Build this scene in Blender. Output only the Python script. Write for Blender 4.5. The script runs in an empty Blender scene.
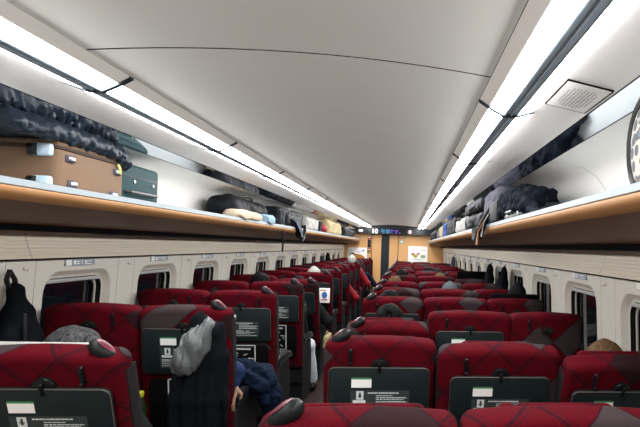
import bpy, bmesh, math, random
import numpy as np
from mathutils import Vector, Matrix

R = math.radians
PI = math.pi
random.seed(7)
SC = bpy.context.scene
COL = SC.collection

# ------------------------------------------------------------------ camera
ORD = ['first', 'second', 'third', 'fourth', 'fifth', 'sixth', 'seventh', 'eighth', 'ninth', 'tenth', 'eleventh', 'twelfth', 'thirteenth', 'fourteenth', 'fifteenth', 'sixteenth']
YAW, ROLL = -0.111, 0.033
cam_d = bpy.data.cameras.new('camera')
cam_d.sensor_fit = 'HORIZONTAL'; cam_d.sensor_width = 36.0
cam_d.lens = 548.7 / 640 * 36
cam_d.shift_x = (320 - 468.4) / 640
cam_d.shift_y = (248.9 - 213.5) / 640
cam_d.clip_start = 0.02; cam_d.clip_end = 60
cam = bpy.data.objects.new('camera', cam_d); COL.objects.link(cam)
fwd = Vector((math.sin(-YAW), math.cos(YAW), 0)); rgt = Vector((math.cos(YAW), math.sin(YAW), 0)); up = Vector((0, 0, 1))
ex = rgt * math.cos(ROLL) + up * math.sin(ROLL); ey = up * math.cos(ROLL) - rgt * math.sin(ROLL)
cam.matrix_world = Matrix(((ex.x, ey.x, -fwd.x, .397), (ex.y, ey.y, -fwd.y, 0), (ex.z, ey.z, -fwd.z, 1.6), (0, 0, 0, 1)))
SC.camera = cam

# ------------------------------------------------------------------ world (night outside), exposure
w = bpy.data.worlds.new('night'); SC.world = w; w.use_nodes = True
w.node_tree.nodes['Background'].inputs[0].default_value = (.012, .016, .024, 1)
w.node_tree.nodes['Background'].inputs[1].default_value = .15
SC.view_settings.view_transform = 'Standard'; SC.view_settings.look = 'None'
SC.view_settings.gamma = 1; SC.view_settings.use_curve_mapping = False
SC.view_settings.exposure = 1.45
LAMP_WIDE, LAMP_THIN = 22.0, 9.0          # strength of the ceiling lamps
SC.cycles.max_bounces = 8

# ------------------------------------------------------------------ materials
class NT:
    def __init__(s, name):
        m = bpy.data.materials.new(name); m.use_nodes = True
        s.m = m; s.t = m.node_tree; s.n = s.t.nodes; s.b = s.n['Principled BSDF']
    def node(s, t, **k):
        n = s.n.new(t)
        for a, v in k.items(): setattr(n, a, v)
        return n
    def link(s, a, b): s.t.links.new(a, b)
    def put(s, sock, v):
        if hasattr(v, 'is_linked') or hasattr(v, 'links'): s.link(v, sock)
        else: sock.default_value = v
    def math(s, op, a, b=0.0, c=0.0):
        n = s.node('ShaderNodeMath', operation=op)
        s.put(n.inputs[0], a); s.put(n.inputs[1], b); s.put(n.inputs[2], c)
        return n.outputs[0]
    def mix(s, f, a, b):
        n = s.node('ShaderNodeMix', data_type='RGBA')
        s.put(n.inputs[0], f); s.put(n.inputs[6], a); s.put(n.inputs[7], b)
        return n.outputs[2]
    def coord(s, out='Object'):
        return s.node('ShaderNodeTexCoord').outputs[out]
    def noise(s, scale, detail=3, vec=None, rough=.5):
        n = s.node('ShaderNodeTexNoise'); n.inputs['Scale'].default_value = scale
        n.inputs['Detail'].default_value = detail; n.inputs['Roughness'].default_value = rough
        s.link(vec if vec is not None else s.coord(), n.inputs['Vector'])
        return n.outputs['Fac']
    def bump(s, h, strength=.3, dist=.01):
        n = s.node('ShaderNodeBump'); n.inputs['Strength'].default_value = strength
        n.inputs['Distance'].default_value = dist
        s.link(h, n.inputs['Height']); s.link(n.outputs[0], s.b.inputs['Normal'])

def c4(c): return (c[0], c[1], c[2], 1)

PALE = {'ceiling_panel', 'channel_metal', 'cove_white', 'wall_cream', 'rack_lip_aluminium', 'rack_shelf', 'window_frame', 'blind_rail', 'white_print', 'brushed_metal', 'pale_grey_print', 'pale_trousers'}

def M(name, col, rough=.5, metal=0, spec=.22, var=.12, scale=30, bump=0, bscale=200, sheen=0, coat=0):
    if name not in PALE: col = tuple(.56 * x for x in col)
    k = NT(name); b = k.b
    b.inputs['Roughness'].default_value = rough; b.inputs['Metallic'].default_value = metal
    b.inputs['Specular IOR Level'].default_value = spec
    if sheen: b.inputs['Sheen Weight'].default_value = sheen
    if coat: b.inputs['Coat Weight'].default_value = coat
    f = k.noise(scale)
    d = tuple(max(0, x * (1 - var)) for x in col); l = tuple(min(1, x * (1 + var)) for x in col)
    k.put(b.inputs['Base Color'], k.mix(f, c4(d), c4(l)))
    if bump: k.bump(k.noise(bscale, 2), bump, .004)
    return k.m

def emit(name, col, s):
    k = NT(name); b = k.b
    b.inputs['Base Color'].default_value = (.03, .03, .03, 1); b.inputs['Specular IOR Level'].default_value = .1
    b.inputs['Emission Color'].default_value = c4(col); b.inputs['Emission Strength'].default_value = s
    return k.m

def seat_fabric(name, red=(.070, .0022, .0056)):
    k = NT(name); b = k.b
    co = k.coord(); sp = k.node('ShaderNodeSeparateXYZ'); k.link(co, sp.inputs[0])
    rnd = k.node('ShaderNodeObjectInfo').outputs['Random']
    x, y, z = sp.outputs[0], sp.outputs[1], sp.outputs[2]
    zz = k.math('ADD', z, k.math('MULTIPLY', y, .6))
    S = 4.9
    u = k.math('MULTIPLY_ADD', k.math('ADD', x, zz), S, k.math('MULTIPLY', rnd, 17.0))
    v = k.math('MULTIPLY_ADD', k.math('SUBTRACT', x, zz), S, k.math('MULTIPLY', rnd, 31.0))
    def lines(t, wd):
        fr = k.math('FRACT', t)
        a = k.math('LESS_THAN', k.math('ABSOLUTE', k.math('SUBTRACT', fr, .5)), wd)
        c = k.math('LESS_THAN', k.math('ABSOLUTE', k.math('SUBTRACT', fr, .60)), wd * .5)
        return k.math('MAXIMUM', a, k.math('MULTIPLY', c, .7))
    ln = k.math('MAXIMUM', lines(u, .035), lines(v, .035))
    cv = k.node('ShaderNodeCombineXYZ')
    k.link(k.math('FLOOR', k.math('ADD', u, .5)), cv.inputs[0]); k.link(k.math('FLOOR', k.math('ADD', v, .5)), cv.inputs[1])
    wn = k.node('ShaderNodeTexWhiteNoise', noise_dimensions='2D'); k.link(cv.outputs[0], wn.inputs['Vector'])
    p1 = k.math('GREATER_THAN', wn.outputs['Value'], .90)
    p2 = k.math('LESS_THAN', wn.outputs['Value'], .10)
    # fine woven checks
    ck = k.node('ShaderNodeTexChecker'); ck.inputs['Scale'].default_value = 150; k.link(co, ck.inputs['Vector'])
    nz = k.noise(60, 3)
    base = k.mix(k.math('MULTIPLY', ck.outputs['Fac'], .28), c4(red), c4((red[0] * .45, red[1] * .6, red[2] * .7)))
    base = k.mix(k.math('MULTIPLY', nz, .35), base, c4((red[0] * .55, red[1], red[2])))
    base = k.mix(k.math('MULTIPLY', ln, .72), base, (.012, .004, .006, 1))
    base = k.mix(k.math('MULTIPLY', p1, .92), base, (.032, .027, .029, 1))
    base = k.mix(k.math('MULTIPLY', p2, .85), base, (.012, .009, .010, 1))
    k.put(b.inputs['Base Color'], base)
    b.inputs['Roughness'].default_value = .85; b.inputs['Specular IOR Level'].default_value = .03
    k.bump(ck.outputs['Fac'], .12, .002)
    return k.m

def streak_mat(name, c1, c2, scale=40, rough=.55):
    k = NT(name); b = k.b
    mp = k.node('ShaderNodeMapping'); k.link(k.coord(), mp.inputs[0]); mp.inputs['Scale'].default_value = (1, .35, .22)
    n = k.math('MULTIPLY_ADD', k.noise(scale * 4, 4, mp.outputs[0], .65), 3.0, -1.0)
    n = k.math('MINIMUM', k.math('MAXIMUM', n, 0.0), 1.0)
    k.put(b.inputs['Base Color'], k.mix(n, c4(c1), c4(c2)))
    b.inputs['Roughness'].default_value = max(rough, .6); b.inputs['Specular IOR Level'].default_value = .025
    k.bump(n, .5, .004)
    return k.m

def wood_mat(name, c1, c2, rough=.4, axis='X'):
    k = NT(name); b = k.b
    mp = k.node('ShaderNodeMapping'); k.link(k.coord(), mp.inputs[0])
    mp.inputs['Scale'].default_value = (1, .06, 1) if axis == 'Y' else (1, 1, .06)
    n = k.noise(38, 6, mp.outputs[0], .6)
    k.put(b.inputs['Base Color'], k.mix(n, c4(c1), c4(c2)))
    b.inputs['Roughness'].default_value = rough
    return k.m

def spots_mat(name):
    k = NT(name); b = k.b
    v = k.node('ShaderNodeTexVoronoi'); v.inputs['Scale'].default_value = 26; k.link(k.coord(), v.inputs['Vector'])
    d = k.math('LESS_THAN', v.outputs['Distance'], .54)
    r = k.math('LESS_THAN', v.outputs['Distance'], .34)
    sp = k.node('ShaderNodeSeparateColor'); k.link(v.outputs['Color'], sp.inputs[0])
    tint = k.mix(k.math('GREATER_THAN', sp.outputs[0], .72), (.03, .04, .05, 1), (.36, .19, .07, 1))
    tint = k.mix(k.math('GREATER_THAN', sp.outputs[1], .8), tint, (.07, .12, .15, 1))
    ring = k.mix(r, (.03, .035, .04, 1), tint)
    k.put(b.inputs['Base Color'], k.mix(d, (.36, .345, .31, 1), ring))
    b.inputs['Roughness'].default_value = .6
    return k.m

MAT = dict(
    fabric=seat_fabric('red_seat_fabric'),
    charcoal=M('charcoal_plastic', (.014, .016, .018), .45, var=.1, spec=.14),
    tray=M('tray_plastic', (.014, .024, .026), .45, var=.05, spec=.2),
    trayedge=M('tray_edge', (.11, .10, .085), .4),
    black=M('black_plastic', (.008, .009, .010), .35, spec=.25),
    blackcloth=M('black_cloth', (.008, .010, .013), .9, spec=.04, var=.3, bump=.2, bscale=140),
    greypad=M('charcoal_seat_cloth', (.018, .016, .017), .9, spec=.15, var=.3, scale=60),
    darktrim=M('dark_trim_cloth', (.006, .0055, .006), .9, spec=.04),  # cloth itself is near-black: seat pockets and raised headrests
    arm=M('armrest_plastic', (.016, .018, .020), .28, spec=.4),
    pad=M('handle_pad_red', (.17, .022, .042), .4),
    silver=M('brushed_metal', (.62, .63, .64), .3, metal=1, var=.05),
    darkmetal=M('dark_metal', (.035, .050, .065), .35, metal=.3, var=.1),
    chan=M('channel_metal', (.42, .54, .64), .35, metal=0, var=.08),
    carpet=M('aisle_floor', (.060, .034, .031), .6, var=.25, scale=80, spec=.35),
    ceil=M('ceiling_panel', (.77, .785, .755), .7, var=.02, scale=4),
    cove=M('cove_white', (.86, .85, .815), .5, var=.015, scale=4),
    shelf=M('rack_shelf', (.50, .52, .53), .45, var=.04),
    lip=M('rack_lip_aluminium', (.20, .235, .26), .4, metal=.1, var=.03),
    rack=wood_mat('rack_orange_wood', (.30, .145, .055), (.36, .185, .072), .42, 'Y'),
    rackunder=M('rack_underside', (.42, .235, .14), .5, var=.06),
    beam=wood_mat('beam_beige', (.56, .50, .41), (.65, .59, .50), .5, 'Y'),
    wall=M('wall_cream', (.66, .635, .575), .55, var=.015, scale=6),
    frame=M('window_frame', (.62, .59, .53), .5, var=.02),
    gasket=M('window_gasket', (.006, .007, .008), .6),
    blind=M('blind_rail', (.40, .41, .41), .4, var=.03),
    dark=M('dark_gap', (.006, .006, .007), .9, spec=.02),
    endwood=wood_mat('end_wall_wood', (.56, .30, .115), (.66, .375, .155), .45, 'Z'),
    enddark=M('end_dark_panel', (.018, .030, .040), .35),
    bulk=M('sign_bulkhead', (.030, .036, .042), .35, var=.1),
    plate=M('seat_plate_blue', (.52, .62, .72), .5),
    white=M('white_print', (.82, .82, .80), .55, var=.03),
    green=M('green_print', (.05, .36, .12), .55),
    greyprint=M('grey_print', (.055, .072, .070), .5),
    palegrey=M('pale_grey_print', (.58, .62, .62), .5),
    red=M('red_print', (.55, .03, .04), .5),
    yellow=M('yellow_green', (.62, .66, .04), .4),
    orange=M('orange_print', (.75, .33, .06), .5),
    brownprint=M('brown_print', (.28, .13, .06), .5),
    pink=M('pink_print', (.75, .30, .33), .5),
    bluep=M('blue_print', (.08, .22, .60), .5),
    palegreen=M('pale_green_print', (.50, .68, .45), .5),
    skin=M('skin', (.55, .32, .22), .5, var=.06),
    hair=streak_mat('black_hair', (.0015, .0015, .002), (.006, .006, .006), 40, .45),
    hairbrown=streak_mat('brown_hair', (.035, .019, .010), (.12, .07, .036), 40, .5),
    hairgrey=streak_mat('grey_hair', (.008, .009, .010), (.075, .076, .078), 34, .45),
    knitwhite=M('white_knit', (.55, .54, .50), .9, var=.1, bump=.3),
    knitgrey=M('grey_knit', (.10, .12, .13), .9, var=.12, bump=.3),
    suit=M('brown_suitcase_cloth', (.29, .182, .112), .75, var=.06, scale=90, bump=.12, bscale=500),
    suitdark=M('brown_suitcase_trim', (.06, .036, .024), .7),
    teal=M('teal_suitcase', (.016, .078, .088), .6, var=.1, bump=.1, bscale=400),
    puffer=M('navy_puffer_nylon', (.014, .026, .042), .42, spec=.22, var=.3, scale=18, bump=.5, bscale=45),
    jacketblack=M('black_jacket_cloth', (.007, .010, .018), .85, spec=.08, var=.35, bump=.3, bscale=120),
    strapblue=M('strap_blue_grey', (.060, .085, .13), .7, spec=.1),
    paleblue=M('pale_blue_pouch', (.30, .46, .58), .7),
    parcel=M('parcel_paper', (.74, .60, .44), .8, spec=.1),
    navy=M('navy_cloth', (.006, .015, .036), .85, spec=.06, var=.35, bump=.25, bscale=120),
    greysat=M('grey_lining', (.16, .175, .18), .42, spec=.35, var=.6, scale=11, bump=.2, bscale=30),  # wide tone swing paints the dark of the hood's folds into the colour
    greybag=M('grey_bag', (.13, .13, .165), .85, spec=.1, var=.15, bump=.2),
    blackbag=M('black_bag_nylon', (.008, .011, .015), .6, spec=.14, var=.35, scale=14, bump=.35, bscale=60),
    bluebag=M('blue_bag', (.012, .06, .32), .6, var=.2),
    creambag=M('cream_bag', (.55, .45, .24), .75, var=.12, scale=12),
    whitebag=M('white_bag', (.52, .51, .48), .7, var=.08, scale=14),
    tan=M('tan_leather', (.28, .12, .05), .5, var=.15),
    whitetrouser=M('pale_trousers', (.50, .54, .58), .8, var=.08, bump=.2),
    darktrouser=M('dark_trousers', (.010, .011, .014), .9, spec=.05, var=.2),
    redcloth=M('red_jacket', (.33, .006, .016), .7, var=.15),
    bluecloth=M('blue_sweater', (.008, .03, .13), .8, var=.15),
    greycloth=M('charcoal_jacket', (.016, .018, .020), .9, spec=.05, var=.5, scale=60, bump=.5, bscale=80),
    spots=spots_mat('patterned_print'),
    greenbottle=M('green_bottle', (.02, .035, .015), .2),
    lampw=emit('lamp_diffuser', (1.0, .99, .97), LAMP_WIDE),
    lampt=emit('lamp_diffuser_thin', (.97, .96, .98), LAMP_THIN),
    ledw=emit('led_white', (.95, .97, 1.0), .9),
    ledc=emit('led_cyan', (.10, .52, .95), .22),
    ledp=emit('led_purple', (.28, .14, .95), .26),
    ledpink=emit('led_pink', (1.0, .55, .60), .30),
)
def mirror_mat():
    k = NT('strip_mirror'); b = k.b
    b.inputs['Base Color'].default_value = (.74, .78, .82, 1); b.inputs['Metallic'].default_value = 1
    b.inputs['Roughness'].default_value = .06
    return k.m
MAT['mirror'] = mirror_mat()
def glass_mat():
    k = NT('window_glass'); b = k.b
    b.inputs['Base Color'].default_value = (.45, .50, .52, 1); b.inputs['Roughness'].default_value = .02
    b.inputs['Transmission Weight'].default_value = 1; b.inputs['IOR'].default_value = 1.45
    return k.m
MAT['glass'] = glass_mat()

# ------------------------------------------------------------------ mesh helpers
class MB:
    def __init__(s): s.v = []; s.f = []
    def add(s, vs, fs):
        o = len(s.v); s.v += [tuple(p) for p in vs]; s.f += [tuple(i + o for i in f) for f in fs]; return s
    def quad(s, a, b, c, d): return s.add([a, b, c, d], [(0, 1, 2, 3)])
    def box(s, x0, x1, y0, y1, z0, z1):
        return s.add([(x0, y0, z0), (x1, y0, z0), (x1, y1, z0), (x0, y1, z0), (x0, y0, z1), (x1, y0, z1), (x1, y1, z1), (x0, y1, z1)],
                     [(3, 2, 1, 0), (4, 5, 6, 7), (0, 1, 5, 4), (1, 2, 6, 5), (2, 3, 7, 6), (3, 0, 4, 7)])
    def rbox(s, cx, cy, cz, sx, sy, sz, r, n=2, mat=None, bulge=0):
        """box with rounded edges; (c) centre, (s) full size"""
        h = (sx / 2, sy / 2, sz / 2); r = min(r, min(h) * .98)
        def axis(H): return [-H + r * (1 - math.cos(PI / 2 * i / n)) for i in range(n + 1)] + [H - r * (1 - math.cos(PI / 2 * (n - i) / n)) for i in range(n + 1)]
        A = [axis(q) for q in h]; idx = {}; vs = []; fs = []
        L = 2 * n + 1
        def vert(i, j, k):
            if (i, j, k) in idx: return idx[i, j, k]
            p = Vector((A[0][i], A[1][j], A[2][k]))
            q = Vector([max(-(h[t] - r), min(h[t] - r, p[t])) for t in range(3)])
            d = p - q
            if d.length > 1e-9: p = q + d.normalized() * r
            if bulge:
                e = [1 - (p[t] / h[t]) ** 2 for t in range(3)]
                for t in range(3):
                    p[t] += math.copysign(bulge, p[t]) * e[(t + 1) % 3] * e[(t + 2) % 3] * abs(p[t] / h[t])
            p = Vector((cx, cy, cz)) + (mat @ p if mat else p)
            idx[i, j, k] = len(vs); vs.append(p); return idx[i, j, k]
        for a in range(3):
            b, c = (a + 1) % 3, (a + 2) % 3
            for e in (0, L):
                for i in range(L):
                    for j in range(L):
                        q = []
                        for (ii, jj) in ((i, j), (i + 1, j), (i + 1, j + 1), (i, j + 1)):
                            t = [0, 0, 0]; t[a] = e; t[b] = ii; t[c] = jj; q.append(vert(*t))
                        fs.append(tuple(q if e else q[::-1]))
        return s.add(vs, fs)
    def ell(s, c, r, nu=16, nv=10, mat=None):
        vs = []; fs = []
        for i in range(nv + 1):
            t = PI * i / nv
            for j in range(nu):
                a = 2 * PI * j / nu
                p = Vector((r[0] * math.sin(t) * math.cos(a), r[1] * math.sin(t) * math.sin(a), r[2] * math.cos(t)))
                vs.append(Vector(c) + (mat @ p if mat else p))
        for i in range(nv):
            for j in range(nu):
                fs.append((i * nu + j, (i + 1) * nu + j, (i + 1) * nu + (j + 1) % nu, i * nu + (j + 1) % nu))
        return s.add(vs, fs)
    def loft(s, rings, caps=True, closed=True):
        n = len(rings[0]); vs = [p for r in rings for p in r]; fs = []
        for i in range(len(rings) - 1):
            for j in range(n if closed else n - 1):
                fs.append((i * n + j, i * n + (j + 1) % n, (i + 1) * n + (j + 1) % n, (i + 1) * n + j))
        if caps: fs.append(tuple(range(n - 1, -1, -1))); fs.append(tuple((len(rings) - 1) * n + j for j in range(n)))
        return s.add(vs, fs)
    def tube(s, path, rad, n=8, flat=1.0):
        path = [Vector(p) for p in path]; rings = []; last = None
        for i, p in enumerate(path):
            d = (path[min(i + 1, len(path) - 1)] - path[max(i - 1, 0)]).normalized()
            if last is None: u = d.orthogonal().normalized()
            else: u = (last - d * last.dot(d)).normalized()
            last = u; v = d.cross(u); r = rad[i] if isinstance(rad, (list, tuple)) else rad
            rings.append([p + u * r * math.cos(2 * PI * j / n) + v * r * flat * math.sin(2 * PI * j / n) for j in range(n)])
        return s.loft(rings)
    def cyl(s, a, b, r, n=14): return s.tube([a, b], r, n)
    def ribbon(s, path, wdir, wd, th):
        path = [Vector(p) for p in path]; W = Vector(wdir).normalized() * wd / 2; rings = []
        for i, p in enumerate(path):
            d = (path[min(i + 1, len(path) - 1)] - path[max(i - 1, 0)]).normalized(); nrm = d.cross(W).normalized() * th / 2
            rings.append([p - W - nrm, p + W - nrm, p + W + nrm, p - W + nrm])
        return s.loft(rings)
    def mesh(s, name, mat, smooth=True, ang=38):
        me = bpy.data.meshes.new(name); me.from_pydata([tuple(p) for p in s.v], [], s.f)
        bm = bmesh.new(); bm.from_mesh(me); bmesh.ops.recalc_face_normals(bm, faces=bm.faces); bm.to_mesh(me); bm.free()
        if smooth:
            me.polygons.foreach_set('use_smooth', [True] * len(me.polygons)); me.set_sharp_from_angle(angle=R(ang))
        if mat: me.materials.append(MAT[mat] if isinstance(mat, str) else mat)
        return me
    def obj(s, name, mat, parent=None, loc=(0, 0, 0), rot=(0, 0, 0), smooth=True, ang=38):
        return link(name, s.mesh(name, mat, smooth, ang), parent, loc, rot)

def link(name, me, parent=None, loc=(0, 0, 0), rot=(0, 0, 0)):
    o = bpy.data.objects.new(name, me); COL.objects.link(o); o.parent = parent; o.location = loc; o.rotation_euler = rot
    return o
def tag(o, label=None, cat=None, group=None, kind=None):
    if label: o['label'] = label
    if cat: o['category'] = cat
    if group: o['group'] = group
    if kind: o['kind'] = kind
    return o
def thing(name, label, cat, loc=(0, 0, 0), group=None, rot=(0, 0, 0)):
    return tag(link(name, None, None, loc, rot), label, cat, group)
def struct(name, parent=None): return tag(link(name, None, parent), kind='structure')
def prof(name, pts, y0, y1, mat, parent, closed=False, thick=0, sub=0, ang=38):
    """extrude a cross-section polyline [(x,z)] along the car; thick gives it a back"""
    m = MB()
    if thick:
        bk = [(x + thick * q[0], z + thick * q[1]) for (x, z), q in zip(pts, _norms(pts))]
        pts = pts + bk[::-1]; closed = True
    m.loft([[(x, y, z) for x, z in pts] for y in (y0, y1)], caps=closed, closed=closed)
    return m.obj(name, mat, parent, ang=ang)
def _norms(pts):
    out = []
    for i in range(len(pts)):
        a = pts[max(i - 1, 0)]; b = pts[min(i + 1, len(pts) - 1)]
        d = Vector((b[0] - a[0], b[1] - a[1])).normalized(); out.append((-d.y, d.x))
    return out
def copytree(o, parent=None):
    c = o.copy(); COL.objects.link(c)
    if parent is not None: c.parent = parent
    for ch in list(o.children): copytree(ch, c)
    return c

# ------------------------------------------------------------------ implicit surfaces for soft and living shapes
class SDF:
    def __init__(s, lo, hi, h):
        s.lo = np.array(lo, float); s.h = h; s.n = np.maximum(3, np.ceil((np.array(hi) - s.lo) / h).astype(int) + 1)
        s.F = np.full(s.n, .5, np.float32)
    def sub(s, lo, hi):
        a = np.clip(np.floor((np.array(lo) - s.lo) / s.h).astype(int), 0, s.n - 1); b = np.clip(np.ceil((np.array(hi) - s.lo) / s.h).astype(int) + 1, 1, s.n)
        sl = tuple(slice(p, max(q, p + 1)) for p, q in zip(a, b))
        g = [s.lo[t] + s.h * np.arange(sl[t].start, sl[t].stop) for t in range(3)]
        return sl, g[0][:, None, None], g[1][None, :, None], g[2][None, None, :]
    def merge(s, sl, d, k):
        A = s.F[sl]
        if k > 0:
            hh = np.clip(.5 + .5 * (A - d) / k, 0, 1); s.F[sl] = A * (1 - hh) + d * hh - k * hh * (1 - hh)
        else: s.F[sl] = np.minimum(A, d)
    def cap(s, a, b, ra, rb=None, k=.02):
        rb = ra if rb is None else rb; a = np.array(a, float); b = np.array(b, float); m = max(ra, rb) + max(.04, k * 2)
        sl, X, Y, Z = s.sub(np.minimum(a, b) - m, np.maximum(a, b) + m); ba = b - a; L = max(ba @ ba, 1e-12)
        t = np.clip(((X - a[0]) * ba[0] + (Y - a[1]) * ba[1] + (Z - a[2]) * ba[2]) / L, 0, 1)
        d = np.sqrt((X - a[0] - t * ba[0]) ** 2 + (Y - a[1] - t * ba[1]) ** 2 + (Z - a[2] - t * ba[2]) ** 2) - (ra + t * (rb - ra))
        s.merge(sl, d, k); return s
    def ell(s, c, r, k=.02, rot=None):
        m = max(r) + max(.04, k * 2); c = np.array(c, float); sl, X, Y, Z = s.sub(c - m, c + m)
        X, Y, Z = X - c[0], Y - c[1], Z - c[2]
        if rot is not None:
            q = np.array(rot.inverted()); X, Y, Z = q[0][0] * X + q[0][1] * Y + q[0][2] * Z, q[1][0] * X + q[1][1] * Y + q[1][2] * Z, q[2][0] * X + q[2][1] * Y + q[2][2] * Z
        l = np.sqrt((X / r[0]) ** 2 + (Y / r[1]) ** 2 + (Z / r[2]) ** 2); l2 = np.sqrt((X / r[0] ** 2) ** 2 + (Y / r[1] ** 2) ** 2 + (Z / r[2] ** 2) ** 2) + 1e-9
        s.merge(sl, l * (l - 1) / l2, k); return s
    def box(s, c, hs, r, k=.01, rot=None):
        m = float(np.linalg.norm(hs)) + max(.03, k * 2); c = np.array(c, float); sl, X, Y, Z = s.sub(c - m, c + m)
        X, Y, Z = X - c[0], Y - c[1], Z - c[2]
        if rot is not None:
            q = np.array(rot.inverted()); X, Y, Z = q[0][0] * X + q[0][1] * Y + q[0][2] * Z, q[1][0] * X + q[1][1] * Y + q[1][2] * Z, q[2][0] * X + q[2][1] * Y + q[2][2] * Z
        X, Y, Z = abs(X) - hs[0] + r, abs(Y) - hs[1] + r, abs(Z) - hs[2] + r
        d = np.sqrt(np.maximum(X, 0) ** 2 + np.maximum(Y, 0) ** 2 + np.maximum(Z, 0) ** 2) + np.minimum(np.maximum(X, np.maximum(Y, Z)), 0) - r
        s.merge(sl, d, k); return s
    def chain(s, pts, rad, k=.02):
        for i in range(len(pts) - 1):
            ra = rad[i] if isinstance(rad, (list, tuple)) else rad; rb = rad[i + 1] if isinstance(rad, (list, tuple)) else rad
            s.cap(pts[i], pts[i + 1], ra, rb, k)
        return s
    def grid(s): return s.sub(s.lo, s.lo + s.h * s.n)[1:]
    def cut(s, fn):
        X, Y, Z = s.grid(); s.F = np.maximum(s.F, fn(X, Y, Z)); return s
    def noise(s, amp, scale, seed=1, stretch=(1, 1, 1), ridge=False):
        X, Y, Z = s.grid(); rs = np.random.RandomState(seed); X, Y, Z = X * stretch[0] * scale, Y * stretch[1] * scale, Z * stretch[2] * scale
        wx = .6 * np.sin(1.3 * Y + 2.1 * Z + 1) ; wy = .6 * np.sin(1.7 * Z + 1.1 * X + 2); wz = .6 * np.sin(1.2 * X + 1.9 * Y)
        X, Y, Z = X + wx, Y + wy, Z + wz; f = 0
        for i in range(7):
            d = rs.normal(size=3); d /= np.linalg.norm(d); fr = 1 + .35 * i
            q = np.sin(fr * (d[0] * X + d[1] * Y + d[2] * Z) + rs.uniform(0, 6.3))
            f = f + (1 - 2 * abs(q) if ridge else q) / (1 + .4 * i)
        s.F = s.F + amp * f / 2.2; return s
    def mb(s):
        F = s.F; F[0] = F[-1] = .1; F[:, 0] = F[:, -1] = .1; F[:, :, 0] = F[:, :, -1] = .1
        ins = F < 0; nx, ny, nz = F.shape
        cs = [(i, j, k) for i in (0, 1) for j in (0, 1) for k in (0, 1)]
        def C(A, c): return A[c[0]:nx - 1 + c[0], c[1]:ny - 1 + c[1], c[2]:nz - 1 + c[2]]
        cnt = sum(C(ins, c).astype(np.int8) for c in cs); act = (cnt > 0) & (cnt < 8)
        I = np.argwhere(act); vid = np.full(act.shape, -1, int); vid[act] = np.arange(len(I))
        val = {c: C(F, c)[act] for c in cs}; P = np.zeros((len(I), 3)); N = np.zeros(len(I))
        for a in cs:
            for t in range(3):
                if a[t]: continue
                b = list(a); b[t] = 1; b = tuple(b); fa, fb = val[a], val[b]; x = (fa < 0) != (fb < 0)
                tt = np.where(x, fa / np.where(x, fa - fb, 1), 0); q = np.array(a, float)[None, :] + np.zeros((len(I), 3)); q[:, t] += tt
                P[x] += q[x]; N[x] += 1
        P = s.lo + s.h * (I + P / N[:, None]); m = MB(); m.v = [tuple(p) for p in P.tolist()]; fs = []
        for t in range(3):
            u, v = (t + 1) % 3, (t + 2) % 3
            sa = [slice(0, None)] * 3; sb = [slice(0, None)] * 3; sa[t] = slice(0, -1); sb[t] = slice(1, None)
            x = ins[tuple(sa)] != ins[tuple(sb)]; E_ = np.argwhere(x); flip = ins[tuple(sa)][x]
            ok = (E_[:, u] > 0) & (E_[:, v] > 0) & (E_[:, u] < F.shape[u] - 1) & (E_[:, v] < F.shape[v] - 1); E_ = E_[ok]; flip = flip[ok]
            q = []
            for du, dv in ((-1, -1), (0, -1), (0, 0), (-1, 0)):
                e = E_.copy(); e[:, u] += du; e[:, v] += dv; q.append(vid[e[:, 0], e[:, 1], e[:, 2]])
            q = np.stack(q, 1); q[~flip] = q[~flip][:, ::-1]; fs += [tuple(r) for r in q.tolist()]
        m.f = fs; return m

# ================================================================== SETTING
Y0, YE = -2.2, 17.2                       # rear and far end of the car interior
PITCH = 1.04

floor = struct('floor')
MB().box(-.56, .05, Y0, YE, -.04, 0.004).obj('aisle_runner', 'carpet', floor)
MB().box(-1.62, -.56, Y0, YE, -.04, 0).obj('floor_panel', 'carpet', floor)
MB().box(.05, 1.62, Y0, YE, -.04, 0).obj('floor_panel', 'carpet', floor)

# ceiling: arched grey panels with one open joint in view
ceil = struct('ceiling')
arch = [(-.670 + 1.340 * i / 12, 2.212 + .040 * (1 - ((i - 6) / 6) ** 2)) for i in range(13)]
for a, b in ((Y0, 1.9235), (1.9365, 7.13), (7.132, 12.33), (12.332, 16.9)):
    prof('ceiling_panel', arch, a, b, 'ceil', ceil, thick=.02)
prof('joint_strip', [(x, z + .0006) for x, z in arch], 1.9237, 1.9363, 'dark', ceil, thick=.004)

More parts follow.
